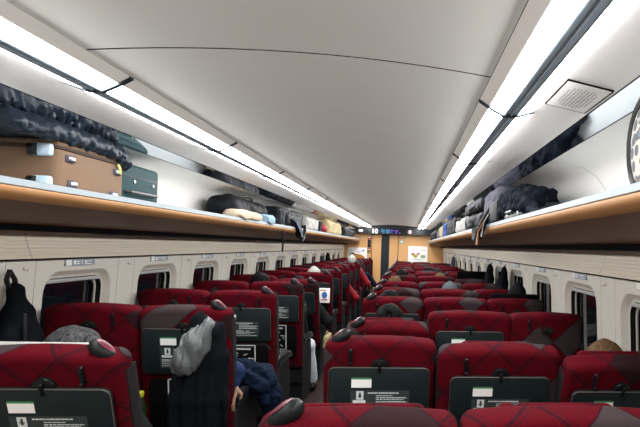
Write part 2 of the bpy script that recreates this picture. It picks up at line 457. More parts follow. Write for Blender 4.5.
SEG = [Y0, -.91, 2.985, 6.88, 10.78, 14.68, 16.9]     # lengths of rack and cove panels
straps = [2.241 + 1.30 * k for k in range(-3, 12)]
for sd, nm in ((-1, 'left'), (1, 'right')):
    wl = struct('wall_' + nm)
    cv = struct('trim_%d' % (1 if sd < 0 else 2))
    for a, b in zip(SEG[:-1], SEG[1:]):
        a += .002; b -= .002
        # sloping cove edge beside the grey ceiling, panel outside the lamps, mirror strip, back of the rack
        prof('cove_edge', [(sd * .6715, 2.2105), (sd * .713, 2.1845)], a, b, 'cove', cv, thick=.012 * sd)
        prof('cove_panel', [(sd * .892, 2.175), (sd * .99, 2.160), (sd * 1.078, 2.142)], a, b, 'cove', cv, thick=.012 * sd)
        prof('strip_mirror', [(sd * 1.082, 2.139), (sd * 1.166, 2.102)], a, b, 'mirror', cv)
        bp = [(1.170, 2.100), (1.26, 2.095), (1.36, 2.075), (1.44, 2.03), (1.495, 1.96), (1.52, 1.88), (1.525, 1.79)]
        prof('back_panel', [(sd * x, z) for x, z in bp], a, b, 'cove', cv)
    # ridged beige beam between rack and windows
    pts = [(1.512, 1.617)]
    for i in range(8):
        for t, dx in ((i / 8 + .012, 0), ((i + 1) / 8 - .034, 0), ((i + 1) / 8 - .022, .004), ((i + 1) / 8 - .006, .004)):
            pts.append((1.512 - .040 * t ** 1.4 + dx, 1.617 - .139 * t))
    pts += [(1.472, 1.478), (1.505, 1.476)]
    for a, b in zip(SEG[:-1], SEG[1:]):
        prof('beam_panel', [(sd * x, z) for x, z in pts], a + .0015, b - .0015, 'beam', wl, ang=25)
    MB().box(min(sd * 1.495, sd * 1.53), max(sd * 1.495, sd * 1.53), Y0, YE, 1.470, 1.4775).obj('shadow_gap', 'dark', wl)  # dark strip in the joint, also paints the shade line under the beam
    MB().box(min(sd * 1.39, sd * 1.53), max(sd * 1.39, sd * 1.53), Y0, YE - .3, 1.619, 1.665).obj('rack_gap', 'dark', wl)

    # window bays
    def XW(z): return 1.518 + max(0, 1.48 - z) * .055
    def wp(y, z, d=0.0): return (sd * (XW(z) + d), y, z)
    HY, HZ, RC = .338, .33, .13           # half opening, corner radius
    zc = 1.072
    def rr(yc, inset, d, n=7):
        hy, hz, r = HY - inset, HZ - inset, max(RC - inset, .02); out = []
        for (sy, sz, a0) in ((1, 1, 0), (-1, 1, 90), (-1, -1, 180), (1, -1, 270)):
            for i in range(n + 1):
                a = R(a0 + 90 * i / n); out.append((yc + sy * (hy - r) + r * math.cos(a), zc + sz * (hz - r) + r * math.sin(a)))
        return [wp(y, z, d) for y, z in out], out
    proto = {}
    nb = 0
    for k in range(-4, 13):
        yc = 3.50 + PITCH * k
        y0, y1 = yc - .41, yc + .41
        # panel with a rounded opening
        inner, flat = rr(yc, 0, 0); m = MB(); out = []
        n = len(flat)
        for (y, z) in flat:
            dy, dz = y - yc, z - zc
            ry = (y1 - yc) / dy if dy > 1e-6 else ((y0 - yc) / dy if dy < -1e-6 else 1e9)
            rz = (1.472 - zc) / dz if dz > 1e-6 else ((.70 - zc) / dz if dz < -1e-6 else 1e9)
            t = min(ry, rz); out.append((yc + dy * t, zc + dz * t))
        ov = [wp(y, z) for y, z in out]
        fs = [(i, (i + 1) % n, n + (i + 1) % n, n + i) for i in range(n)]
        vs = inner + ov
        for cy, cz in ((y0, .70), (y1, .70), (y0, 1.472), (y1, 1.472)):
            # close the corners
            for i in range(n):
                a, b = out[i], out[(i + 1) % n]
                if abs(a[0] - b[0]) > 1e-6 and abs(a[1] - b[1]) > 1e-6:
                    cxx = y1 if max(a[0], b[0]) > y1 - 1e-6 else y0; czz = 1.472 if max(a[1], b[1]) > 1.472 - 1e-6 else .70
                    if abs(cxx - cy) < 1e-6 and abs(czz - cz) < 1e-6:
                        vs.append(wp(cy, cz)); fs.append((n + i, n + (i + 1) % n, len(vs) - 1))
        m.add(vs, fs); m.obj('wall_panel', 'wall', wl)
        pa, pb = yc + .4122, (YE if k == 12 else yc + PITCH - .4122)
        m = MB(); m.quad(wp(pa, .70), wp(pb, .70), wp(pb, 1.472), wp(pa, 1.472)); m.obj('pillar_panel', 'wall', wl)
        lw = MB(); lw.box(min(sd * 1.565, sd * 1.60), max(sd * 1.565, sd * 1.60), yc - PITCH / 2 + .0012, yc + PITCH / 2 - .0012, 0, .698).obj('lower_panel', 'wall', wl)
        # coat hook between windows
        hk = MB(); yy = yc - .50
        hk.rbox(sd * 1.517, yy, 1.425, .008, .014, .020, .003); hk.tube([(sd * 1.516, yy, 1.42), (sd * 1.504, yy, 1.415), (sd * 1.499, yy, 1.424)], .0026, 6)
        hk.obj('coat_hook', 'frame', wl)
        if k > -4:
            nb += 1
            wn = struct('window_%d' % (nb + (0 if sd < 0 else 20)))
            f = MB(); f.loft([rr(yc, a, d)[0] for a, d in ((0, 0), (.010, .006), (.026, .030), (.034, .034), (.044, .036))], caps=False); f.obj('window_frame', 'frame', wn)
            g = MB(); g.loft([rr(yc, a, d)[0] for a, d in ((.044, .036), (.050, .060), (.058, .062), (.060, .075))], caps=False); g.obj('gasket', 'gasket', wn)
            g = MB(); g.loft([rr(yc, a, d)[0] for a, d in ((.058, .060), (.069, .060), (.070, .085))], caps=False); g.obj('inner_frame', 'frame', wn)
            g = MB(); g.loft([rr(yc, a, d)[0] for a, d in ((.069, .068), (.077, .068), (.078, .092))], caps=False); g.obj('inner_gasket', 'gasket', wn)
            g = MB(); g.loft([rr(yc, .066, .080)[0], rr(yc, .066, .086)[0]]); g.obj('pane', 'glass', wn, smooth=False)
            g = MB(); zt = zc + HZ - .046
            g.rbox(sd * (XW(zt) + .040), yc, zt - .014, .022, 2 * HY - .15, .022, .006); g.obj('blind_rail', 'blind', wn)
            # seat number plate above the window
            pl = MB(); pl.box(-.004, .004, -.145, .145, -.019, .019)
            po = pl.obj('seat_plate', 'plate', wn, (sd * (XW(1.447) - .003), yc - .03, 1.447), smooth=False)
            t = MB(); ts = -1 if sd < 0 else 1
            xx = -sd * .0046
            def strip(mb, a, b, z0, z1): mb.quad((xx, a, z0), (xx, b, z0), (xx, b, z1), (xx, a, z1))
            tw = MB()
            strip(tw, *sorted((-.140, -.088)) if sd < 0 else sorted((.140, .088)), -.017, .017)
            tw.obj('number_tile', 'white', po, smooth=False)
            tw = MB()
            for a, b, z0, z1 in ((-.070, -.046, -.012, .012), (-.040, -.006, .002, .008), (-.040, -.012, -.010, -.004), (.010, .018, -.010, .012), (.040, .064, -.004, .010), (.072, .112, .003, .008), (.040, .110, -.013, -.008)):
                if sd > 0: a, b = -b, -a
                strip(tw, a, b, z0, z1)
            tw.obj('plate_print', 'white', po, smooth=False)

# end wall with door, sign bulkhead
end = struct('wall_far')
def ebox(name, x0, x1, z0, z1, y0, y1, mat, parent=end): return MB().box(x0, x1, y0, y1, z0, z1).obj(name, mat, parent, smooth=False)
ebox('wall_panel', -1.62, -.705, 0, 2.3, YE - .06, YE, 'endwood')
ebox('wall_panel', .125, 1.62, 0, 2.3, YE - .06, YE, 'endwood')
ebox('wall_panel', -.705, .125, 1.965, 2.3, YE - .06, YE, 'endwood')
ebox('upper_panel', -1.62, 1.62, 2.0, 2.36, YE - .02, YE + .02, 'dark')
dr = struct('door_1')
ebox('door_leaf', -.685, -.405, 0, 1.95, YE - .035, YE, 'endwood', dr)
ebox('door_leaf', -.155, .105, 0, 1.95, YE - .035, YE, 'endwood', dr)
ebox('door_window', -.405, -.155, 0, 1.95, YE - .022, YE, 'enddark', dr)
ebox('door_gap', -.705, .125, 0, 1.965, YE - .008, YE + .004, 'dark', dr)
ebox('door_handle', .02, .05, .95, 1.2, YE - .055, YE - .030, 'silver', dr)
m = MB(); bt = [(-1.55, 2.115)] + [(-1.0 + 2.0 * i / 14, 2.20 + .075 * (1 - ((i - 7) / 7) ** 2)) for i in range(15)] + [(1.55, 2.115)]
bbm = [(1.55, 1.966), (-1.55, 1.966)]
m.loft([[(x, y, z) for x, z in bt + bbm] for y in (16.902, YE - .06)]); m.obj('sign_bulkhead', 'bulk', end, smooth=False)
bk = struct('wall_near'); ebox('wall_panel', -1.62, 1.62, 0, 2.4, Y0 - .05, Y0, 'endwood', bk)

# ------------------------------------------------------------------ lit sign on the bulkhead
def text(name, body, size, mat, parent, loc, bold=0.0):
    cu = bpy.data.curves.new(name, 'FONT'); cu.body = body; cu.size = size; cu.extrude = .001; cu.offset = bold; cu.align_x = 'LEFT'
    o = bpy.data.objects.new(name, cu); COL.objects.link(o); o.parent = parent; o.location = loc; o.rotation_euler = (R(90), 0, 0)
    bpy.context.view_layer.update()
    me = bpy.data.meshes.new_from_object(o.evaluated_get(bpy.context.evaluated_depsgraph_get())); me.materials.clear(); me.materials.append(MAT[mat])
    n = link(name, me, parent, loc, (R(90), 0, 0)); bpy.data.objects.remove(o); return n
sg = thing('display_sign', 'long black display sign lit with 10 above the far door', 'sign', (0, 16.90, 2.05))
MB().box(-.74, .36, -.006, .0, -.085, .085).obj('display_panel', 'black', sg, smooth=False)
text('number_text', '10', .195, 'ledw', sg, (-.70, -.008, -.068), .003)
text('carriage_text', '号車', .150, 'ledc', sg, (-.435, -.008, -.058), .003)
text('ending_text', 'です。', .145, 'ledp', sg, (-.165, -.008, -.056), .003)
rs = thing('round_sign', 'small round pinkish lit sign at right of the far display', 'sign', (.465, 16.895, 2.055))
m = MB(); m.cyl((0, 0, 0), (0, .007, 0), .066, 20); m.obj('sign_disc', 'ledpink', rs)
m = MB(); m.box(-.012, .012, -.004, 0, -.035, .02); m.ell((0, -.002, .035), (.014, .003, .014), 10, 6); m.obj('pictogram', 'ledw', rs)
ps = thing('pictogram_sign', 'small pale lit pictogram sign at left of the far display', 'sign', (-1.02, 16.895, 2.05))
MB().box(-.065, .065, 0, .007, -.035, .035).obj('sign_plate', 'palegrey', ps, smooth=False)
m = MB(); m.box(-.045, -.005, -.003, 0, -.022, .022); m.box(.012, .045, -.003, 0, -.012, .022); m.obj('pictogram', 'ledw', ps, smooth=False)
sp = thing('square_sign', 'small dark square sign between pictogram and number on the bulkhead', 'sign', (-.81, 16.895, 2.03))
MB().rbox(0, .004, 0, .085, .008, .085, .004).obj('sign_plate', 'black', sp)

# posters and notices on the end wall
def poster(name, label, x0, x1, z0, z1, blobs):
    t = thing(name, label, 'poster', ((x0 + x1) / 2, YE - .066, (z0 + z1) / 2)); wd, ht = x1 - x0, z1 - z0
    MB().box(-wd / 2, wd / 2, -.004, .004, -ht / 2, ht / 2).obj('sheet', 'white', t, smooth=False)
    for i, (cx, cz, rx, rz, mat) in enumerate(blobs):
        n = 14; rnd = random.Random(i + len(name)); m = MB()
        m.add([(cx * wd / 2 + 1.3 * rx * wd / 2 * math.cos(2 * PI * j / n) * rnd.uniform(.8, 1.15), -.0055 - .0003 * i, cz * ht / 2 + rz * ht / 2 * math.sin(2 * PI * j / n) * rnd.uniform(.8, 1.15)) for j in range(n)], [tuple(range(n))])
        m.obj('printed_patch', mat, t, smooth=False)
poster('travel_poster', 'white poster with orange brown artwork left of the far door', -1.42, -.83, 1.10, 1.535,
       [(-.1, -.35, .55, .5, 'orange'), (-.45, -.1, .22, .35, 'brownprint'), (.35, -.45, .3, .4, 'orange'), (.62, .55, .09, .12, 'bluep'), (.2, .35, .14, .10, 'palegrey')])
poster('route_poster', 'white map poster with pink and yellow patches right of the far door', .43, 1.03, 1.10, 1.63,
       [(-.5, .05, .18, .16, 'pink'), (-.25, -.15, .2, .2, 'yellow'), (.05, .1, .15, .12, 'pink'), (-.55, .6, .12, .08, 'palegrey'), (.5, .55, .28, .07, 'palegrey'), (.55, -.2, .2, .22, 'palegreen'), (.0, -.55, .5, .10, 'palegrey')])
nt = thing('notice_strip', 'tall narrow strip of red black and yellow notices beside the far door', 'notice', (-.77, YE - .066, 1.64))
for z0, z1, mat in ((.15, .25, 'red'), (.20, .235, 'white'), (-.10, .14, 'black'), (-.18, -.11, 'red'), (-.165, -.145, 'white'), (-.26, -.19, 'black'), (-.245, -.215, 'yellow')):
    big = mat in ('white', 'yellow')
    MB().box(-.035 if big else -.05, .035 if big else .05, -.006 if big else -.004, 0, z0, z1).obj('notice_panel', mat, nt, smooth=False)
for i, (x, z, mat, lab) in enumerate(((.19, 1.90, 'red', 'small red square notice high right of the far door'), (.30, 1.90, 'brownprint', 'small brown square notice high right of the far door'), (.22, 1.755, 'palegreen', 'small pale green notice below the two square notices'))):
    t = thing('wall_notice', lab, 'notice', (x, YE - .066, z)); s = .04 if i < 2 else .065
    MB().box(-s, s, -.004, 0, -s, s).obj('notice_panel', mat, t, smooth=False)
    MB().box(-s * .5, s * .5, -.0055, -.004, -s * .4, s * .4).obj('notice_print', 'white', t, smooth=False)

# ------------------------------------------------------------------ ceiling lamps: one fixture between two straps
lamp_y = [Y0] + [s for s in straps if s > Y0 + .3] + [16.9]
lamp_y = [y for y in lamp_y if y <= 16.9]
protos = {}
for sd, nm in ((-1, 'left'), (1, 'right')):
    nvis = 0
    for a, b in zip(lamp_y[:-1], lamp_y[1:]):
        nvis += 1
        t = thing('ceiling_lamp', 'cold white double strip ceiling lamp, %s of the %s row from the near end' % (ORD[nvis - 1], nm), 'ceiling lamp', (0, a, 0), 'strip lamps along the %s of the ceiling' % nm)
        L = b - a - .022
        key = (sd, round(L, 3))
        if key not in protos:
            ms = []
            m = MB(); m.loft([[(sd * x, y, z) for x, z in ((.714, 2.1835), (.7425, 2.1692), (.771, 2.155))] for y in (0, L)], caps=False, closed=False); ms.append(('wide_diffuser', m.mesh('wide_diffuser', 'lampw')))
            m = MB(); m.loft([[(sd * x, y, z) for x, z in ((.830, 2.155), (.861, 2.164), (.891, 2.173))] for y in (0, L)], caps=False, closed=False); ms.append(('thin_diffuser', m.mesh('thin_diffuser', 'lampt')))
            m = MB(); m.loft([[(sd * x, y, z) for x, z in ((.771, 2.155), (.775, 2.151), (.783, 2.151), (.785, 2.157), (.798, 2.156), (.800, 2.150), (.806, 2.150), (.808, 2.156), (.824, 2.155), (.826, 2.152), (.830, 2.155))] for y in (0, L)], caps=False, closed=False); ms.append(('channel', m.mesh('channel', 'chan', ang=20)))
            m = MB(); m.loft([[(sd * x, y, z) for x, z in ((.668, 2.205), (.713, 2.178), (.742, 2.163), (.771, 2.148), (.800, 2.145), (.830, 2.148), (.862, 2.158), (.897, 2.170), (.897, 2.20), (.668, 2.25))] for y in (L - .002, L + .022)]); ms.append(('joint_strap', m.mesh('joint_strap', 'darkmetal', ang=20)))
            protos[key] = ms
        for n_, me in protos[key]: link(n_, me, t)

# ------------------------------------------------------------------ luggage racks
for sd, nm in ((-1, 'left'), (1, 'right')):
    t = thing('luggage_rack', 'long %s luggage rack with orange wood front and pale metal lip' % nm, 'luggage rack')
    for a, b in zip(SEG[:-1], SEG[1:]):
        a += .0015; b -= .0015
        prof('rack_lip', [(sd * x, z) for x, z in ((1.075, 1.792), (1.066, 1.803), (1.046, 1.807), (1.037, 1.803), (1.034, 1.780), (1.040, 1.776))], a, b, 'lip', t)
        face = [(1.040, 1.777), (1.033, 1.772), (1.033, 1.760), (1.040, 1.746), (1.052, 1.734), (1.066, 1.726)]
        prof('rack_fascia', [(sd * x, z) for x, z in face], a, b, 'rack', t)
        prof('rack_underside', [(sd * x, z) for x, z in ((1.067, 1.7255), (1.16, 1.700), (1.28, 1.672), (1.385, 1.650), (1.395, 1.643))], a, b, 'rackunder', t)
        MB().box(min(sd * 1.070, sd * 1.52), max(sd * 1.070, sd * 1.52), a, b, 1.770, 1.788).obj('shelf_board', 'shelf', t, smooth=False)
    m = MB(); m.box(min(sd * 1.04, sd * 1.54), max(sd * 1.04, sd * 1.54), 16.9, 16.93, 1.60, 1.80); m.obj('end_plate', 'rack', t, smooth=False)
SH = 1.788     # height of the shelf
sgl = thing('speaker_grille', 'square perforated speaker panel above the right luggage rack', 'speaker', (.985, 1.915, 2.156), rot=(0, R(10), 0))
m = MB(); m.rbox(0, 0, 0, .152, .29, .010, .003); m.obj('speaker_panel', 'cove', sgl)
m = MB(); m.box(-.080, -.078, -.15, .15, -.004, .002); m.box(.077, .081, -.15, .15, -.004, .002); m.box(-.081, .081, .147, .15, -.004, .002); m.box(-.081, .081, -.150, -.148, -.004, .002)
m.obj('panel_joint', 'dark', sgl, smooth=False)
m = MB()
for i in range(9):
    for j in range(13):
        x, y = -.05 + .0125 * i, -.10 + .0165 * j + (.008 if i % 2 else 0)
        if abs(x) / .055 + abs(y) / .12 > 1.55: continue
        m.add([(x + .0036 * math.cos(q * PI / 3), y + .0036 * math.sin(q * PI / 3), -.0054) for q in range(6)], [tuple(range(6))])
tag(m.obj('perforations', 'greybag', sgl, smooth=False), kind='stuff')

# ================================================================== SEATS
def seat_outline(wd, n=5):
    """half-symmetric outline of the backrest, seen from behind: list of (x, z)"""
    h = wd / 2; r = .040; zs = .798 - r; pts = []
    for i in range(n + 1):
        a = R(90) * i / n; pts.append((h - r + r * math.cos(a), zs + r * math.sin(a)))
    for i in range(1, 5):
        x = (h - r) * (1 - 2 * i / 5); pts.append((x, .798 + .010 * (1 - (x / (h - r)) ** 2)))
    for i in range(n + 1):
        a = R(90) + R(90) * i / n; pts.append((-h + r + r * math.cos(a), zs + r * math.sin(a)))
    rb = .03
    for i in range(3):
        a = R(180) + R(90) * i / 2; pts.append((-h + rb + rb * math.cos(a), .0 + rb + rb * math.sin(a)))
    for i in range(3):
        a = R(270) + R(90) * i / 2; pts.append((h - rb + rb * math.cos(a), .0 + rb + rb * math.sin(a)))
    return pts
def inset(pts, d):
    n = len(pts); out = []
    for i in range(n):
        a, b, c = Vector(pts[i - 1]), Vector(pts[i]), Vector(pts[(i + 1) % n])
        e1 = (b - a).normalized(); e2 = (c - b).normalized(); nrm = Vector((-(e1.y + e2.y), e1.x + e2.x)); nrm.normalize()
        out.append((b.x + nrm.x * d, b.y + nrm.y * d))
    return out
def slab(m, outline, y0, y1, r, n=3):
    rings = []
    for i in range(n + 1):
        a = R(90) * i / n; rings.append([(x, y0 + r * (1 - math.sin(a)), z) for x, z in inset(outline, r * (1 - math.cos(a)))])
    rings = [[(x, y0 + r * (1 - math.sin(R(90) * (1 - i / n))), z) for x, z in inset(outline, r * (1 - math.cos(R(90) * (1 - i / n))))] for i in range(n + 1)]
    rings += [[(x, y1 - r * (1 - math.cos(R(90) * i / n)), z) for x, z in inset(outline, r * (1 - math.sin(R(90) * (1 - i / n))))] for i in range(n + 1)] if False else []
    back = []
    for i in range(n + 1):
        a = R(90) * i / n
        back.append([(x, y1 - r * (1 - math.cos(a)), z) for x, z in inset(outline, r * (1 - math.cos(a)))][:])
    rings2 = []
    for i in range(n + 1):
        a = R(90) * i / n     # from full outline to inset at the front
        rings2.append([(x, y1 - r + r * math.sin(a), z) for x, z in inset(outline, r * (1 - math.cos(a)))])
    m.loft(rings + rings2); return m
def rrect(x0, x1, z0, z1, r, n=4):
    out = []
    for cx, cz, a0 in ((x1 - r, z1 - r, 0), (x0 + r, z1 - r, 90), (x0 + r, z0 + r, 180), (x1 - r, z0 + r, 270)):
        for i in range(n + 1): a = R(a0 + 90 * i / n); out.append((cx + r * math.cos(a), cz + r * math.sin(a)))
    return out

def xz(m, x0, x1, z0, z1, y): m.quad((x0, y, z0), (x1, y, z0), (x1, y, z1), (x0, y, z1))
SM = {}
def seat_meshes():
    for key, wd in (('N', .474), ('B', .524)):
        SM['back' + key] = slab(MB(), seat_outline(wd), 0, .112, .028).mesh('backrest', 'fabric')
        SM['trim' + key] = MB().rbox(0, .074, .375, .008, .070, .72, .0035, 2).mesh('side_trim', 'greypad')
        SM['cush' + key] = MB().rbox(0, .33, .425, wd - .02, .48, .11, .045, 3, bulge=.012).mesh('cushion', 'fabric')
        m = MB(); m.box(-wd / 2 + .004, wd / 2 - .004, .02, .50, .27, .385); m.box(-wd / 2 + .004, wd / 2 - .004, .05, .11, .03, .40); m.rbox(0, .28, .02, wd - .1, .34, .04, .012); m.box(-.05, .05, .20, .36, .03, .30)
        SM['base' + key] = m.mesh('seat_base', 'charcoal')
    m = MB(); slab(m, rrect(-.21, .21, .455, .70, .026), -.024, -.004, .005, 2); SM['tray'] = m.mesh('tray_table', 'tray')
    m = MB(); o = rrect(-.2115, .2115, .4535, .7015, .027); i_ = inset(o, .0018)
    m.loft([[(x, -.0195, z) for x, z in o], [(x, -.0235, z) for x, z in o], [(x, -.0250, z) for x, z in i_]], caps=False); SM['trayrim'] = m.mesh('tray_rim', 'trayedge')
    m = MB(); pts = [(.038 * math.cos(PI * i / 12), .698 + .036 * math.sin(PI * i / 12)) for i in range(13)]; slab(m, pts, -.016, .004, .005, 2); SM['latchcover'] = m.mesh('latch_cover', 'black')
    m = MB(); m.rbox(0, -.026, .700, .013, .014, .044, .005); m.rbox(0, -.029, .712, .006, .008, .020, .002); SM['latch'] = m.mesh('latch', 'black')
    m = MB(); m.rbox(0, -.006, .742, .016, .014, .068, .006); m.rbox(0, -.016, .715, .012, .014, .010, .004); SM['hook'] = m.mesh('garment_hook', 'black')
    # printed card and notice on the tray
    y = -.0246
    m = MB(); xz(m, -.115, -.032, .613, .657, y); SM['card'] = m.mesh('welcome_card', 'white', False)
    m = MB(); xz(m, -.115, -.032, .650, .657, y - .0004); SM['cardband'] = m.mesh('card_band', 'green', False)
    m = MB(); xz(m, -.118, .127, .487, .602, y); SM['notice'] = m.mesh('notice_panel', 'greyprint', False)
    m = MB(); yy = y - .0005
    xz(m, -.094, -.064, .560, .598, yy)
    xz(m, -.108, -.055, .545, .558, yy)
    rnd = random.Random(3)
    for z, a, b, hh in ((.590, -.046, .082, .0050), (.578, -.012, .060, .0028), (.569, -.012, .115, .0040), (.561, -.012, .105, .0028), (.551, -.012, .116, .0040), (.532, -.110, .020, .0050), (.532, .035, .06, .0050), (.522, -.110, .10, .0030), (.512, -.110, .07, .0030), (.500, -.110, .115, .0030)):
        x = a
        while x < b:
            e = min(b, x + rnd.uniform(.006, .016)); xz(m, x, e, z - hh / 2, z + hh / 2, yy); x = e + rnd.uniform(.001, .003)
    SM['print'] = m.mesh('notice_print', 'palegrey', False)
    m = MB(); xz(m, -.083, -.075, .568, .592, yy - .0004); m.box(-.088, -.070, yy - .0006, yy - .0003, .575, .579); SM['icon'] = m.mesh('notice_icon', 'greyprint', False)
    # seat pocket with leaflet
    m = MB(); slab(m, rrect(-.19, .19, .11, .42, .03), -.018, .0, .008, 2); SM['pocket'] = m.mesh('seat_pocket', 'darktrim')
    m = MB(); slab(m, rrect(-.085, .105, .125, .430, .004, 1), -.026, -.019, .002, 1); SM['leaflet'] = m.mesh('leaflet', 'black')
    m = MB(); yl = -.0268
    xz(m, -.083, .103, .422, .428, yl); xz(m, -.083, -.076, .13, .428, yl); xz(m, .096, .103, .13, .428, yl); xz(m, -.083, .103, .128, .134, yl)
    rnd = random.Random(5); x = -.06
    while x < .06: e = x + rnd.uniform(.006, .014); xz(m, x, e, .392, .406, yl); x = e + .003
    for i in range(11):
        for j in range(4):
            cx, cz = -.066 + .0165 * i, .146 + .018 * j
            m.quad((cx - .006, yl, cz), (cx, yl, cz - .007), (cx + .006, yl, cz), (cx, yl, cz + .007))
    for i in range(14):
        cx, cz = rnd.uniform(-.06, .08), rnd.uniform(.235, .37); a = rnd.uniform(0, PI); dx, dz = math.cos(a), math.sin(a); L, T = rnd.uniform(.008, .022), .0025
        m.quad((cx - dx * L - dz * T, yl, cz - dz * L + dx * T), (cx + dx * L - dz * T, yl, cz + dz * L + dx * T), (cx + dx * L + dz * T, yl, cz + dz * L - dx * T), (cx - dx * L + dz * T, yl, cz - dz * L - dx * T))
    SM['leafprint'] = m.mesh('leaflet_print', 'palegrey', False)
    # grab handle: egg leaning outwards, with inlaid pad (for an aisle on the left; mirrored for the other side)
    for key, s in (('L', -1), ('R', 1)):
        rot = Matrix.Rotation(R(36) * s, 3, 'Y')
        m = MB()
        rings = []
        for i in range(13):
            t = -1 + 2 * i / 12; ra = math.sqrt(max(1e-6, 1 - abs(t) ** 2.4)); wv = .027 * ra * (1 - .12 * t * 1)
            rings.append([rot @ Vector((s * t * .050, wv * 1.15 * math.cos(2 * PI * j / 16), wv * .95 * math.sin(2 * PI * j / 16))) for j in range(16)])
        m.loft(rings); SM['handle' + key] = m.mesh('grab_handle', 'charcoal', ang=60)
        m = MB(); rings = []
        for i in range(9):
            t = -.72 + 1.44 * i / 8; ra = math.sqrt(max(1e-6, 1 - abs(t) ** 2.4)); wv = .027 * ra * (1 - .12 * t)
            hw = R(36) * math.sqrt(max(.02, 1 - (t / .74) ** 2))
            rings.append([rot @ Vector((s * t * .050, (wv * 1.15 + .0015) * math.cos(R(90) + hw * q), (wv * .95 + .0018) * math.sin(R(90) + hw * q))) for q in (-1, -.5, 0, .5, 1)])
        m.loft(rings, caps=False, closed=False); SM['pad' + key] = m.mesh('handle_pad', 'pad', ang=60)
    # armrest: hinged arm, with an end panel to the floor for aisle sides
    m = MB(); rings = []
    for y, z, hh in ((.0, .655, .03), (.05, .665, .034), (.30, .662, .030), (.42, .655, .026), (.47, .640, .018), (.485, .622, .008)):
        rings.append([(x * .026, y, z + q * hh) for x, q in ((-1, -.7), (-.8, -1), (.8, -1), (1, -.7), (1, .6), (.7, 1), (-.7, 1), (-1, .6))])
    m.loft(rings); SM['arm'] = m.mesh('armrest', 'arm', ang=50)
    m = MB(); rings = []
    for y0_, y1_, z in ((.06, .46, .06), (.05, .50, .12), (.03, .50, .40), (.02, .44, .60), (.02, .40, .635)):
        rings.append([(-.020, y0_, z), (.020, y0_, z), (.020, y1_, z), (-.020, y1_, z)])
    m.loft(rings); SM['side'] = m.mesh('side_panel', 'charcoal')
    m = MB(); m.rbox(0, .140, .69, .32, .05, .19, .024, 3, bulge=.006); SM['rest'] = m.mesh('headrest', 'fabric')
    m = MB(); m.rbox(0, .142, .745, .40, .045, .16, .02, 3, bulge=.004); SM['restup'] = m.mesh('headrest', 'darktrim')
seat_meshes()

T0 = 9.0
PIV = .131
def seat(kind, xc, yref, t, side, pos, label, group, full=2, rest='rest', restz=0, tray=True, hook=True, leaflet=True):
    """kind N or B; t recline 0..1; side: which side the aisle lies (-1 left, +1 right)"""
    py = yref + PIV
    s = thing('train_seat', label, 'seat', (xc, py, 0), group)
    tilt = R(T0 + 16 * t); rot = (tilt, 0, 0); pv = (0, 0, .40)
    wd = .524 if kind == 'B' else .474
    link('backrest', SM['back' + kind], s, pv, rot)
    [link('side_trim', SM['trim' + kind], s, (q * (wd / 2 - .001), 0, .40), rot) for q in (-1, 1)]
    link('cushion', SM['cush' + kind], s); link('seat_base', SM['base' + kind], s)
    h = link('headrest', SM[rest], s, (0, 0, .40), rot)
    if restz: h.location = Vector((0, 0, .40)) + Matrix.Rotation(tilt, 3, 'X') @ Vector((0, 0, restz))
    if tray: tr = link('tray_table', SM['tray'], s, pv, rot)
    else: tr = link('tray_table', SM['tray'], s, (0, -.47, .335), (R(-88), 0, 0))
    if full > 0:
        link('tray_rim', SM['trayrim'], tr)
        for n_, k_ in (('welcome_card', 'card'), ('card_band', 'cardband'), ('notice_panel', 'notice'), ('notice_print', 'print'), ('notice_icon', 'icon')):
            link(n_, SM[k_], tr)
        lc = link('latch_cover', SM['latchcover'], s, pv, rot); link('latch', SM['latch'], lc)
        if hook:
            hk = link('garment_hook', SM['hook'], s, pv, rot); hk.location = Vector(pv) + Matrix.Rotation(tilt, 3, 'X') @ Vector((side * (wd / 2 - .115), 0, 0))
        pk = link('seat_pocket', SM['pocket'], s, pv, rot)
        if leaflet:
            lf = link('leaflet', SM['leaflet'], pk); link('leaflet_print', SM['leafprint'], lf)
    if pos == 'aisle':
        k_ = 'L' if side < 0 else 'R'
        g = link('grab_handle', SM['handle' + k_], s, Vector(pv) + Matrix.Rotation(tilt, 3, 'X') @ Vector((side * (wd / 2 - .068), .045, .808)), (tilt * .3, 0, 0))
        link('handle_pad', SM['pad' + k_], g)
        a = link('armrest', SM['arm'], s, (side * (wd / 2 - .014), .05, 0)); link('side_panel', SM['side'], s, (side * (wd / 2 - .020), .02, 0))
    a = link('armrest', SM['arm'], s, (-side * (wd / 2 + .006), .05, 0))
    return s

RB = {'C': ('N', .298), 'B': ('B', .803), 'A': ('N', 1.295)}
LB = {'D': ('N', -.793), 'E': ('N', -1.275)}
rec = {(0, 'C'): .13, (0, 'B'): .10, (1, 'B'): .4, (1, 'A'): .9, (2, 'C'): 1.0, (3, 'C'): .35, (3, 'B'): .25, (3, 'A'): .2, (5, 'C'): .5, (4, 'B'): .5, (4, 'A'): .3, (5, 'B'): .4, (7, 'C'): .6, (6, 'A'): .6}
names = {'C': 'aisle', 'B': 'middle', 'A': 'window', 'D': 'aisle', 'E': 'window'}
SEATS = {}
rr_ = random.Random(11)
for k in range(14):
    y = 1.29 + PITCH * k
    if y > 15.6: break
    for L_ in 'CBA':
        kind, xc = RB[L_]; t = rec.get((k, L_), 0.0 if k < 4 else rr_.choice((0, 0, .2, .5)))
        lab = '%s seat of the %s row from the camera in the right three-seat block' % (names[L_], ORD[k])
        lab = ('reclined red ' if t >= .4 else 'upright red ') + lab
        ru = (k, L_) in ((3, 'A'), (6, 'A'))
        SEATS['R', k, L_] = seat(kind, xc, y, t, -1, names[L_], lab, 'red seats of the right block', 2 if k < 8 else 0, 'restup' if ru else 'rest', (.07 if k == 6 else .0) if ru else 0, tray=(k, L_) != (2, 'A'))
recl = {(0, 'D'): .55, (0, 'E'): .2, (4, 'D'): .8, (3, 'E'): .1}
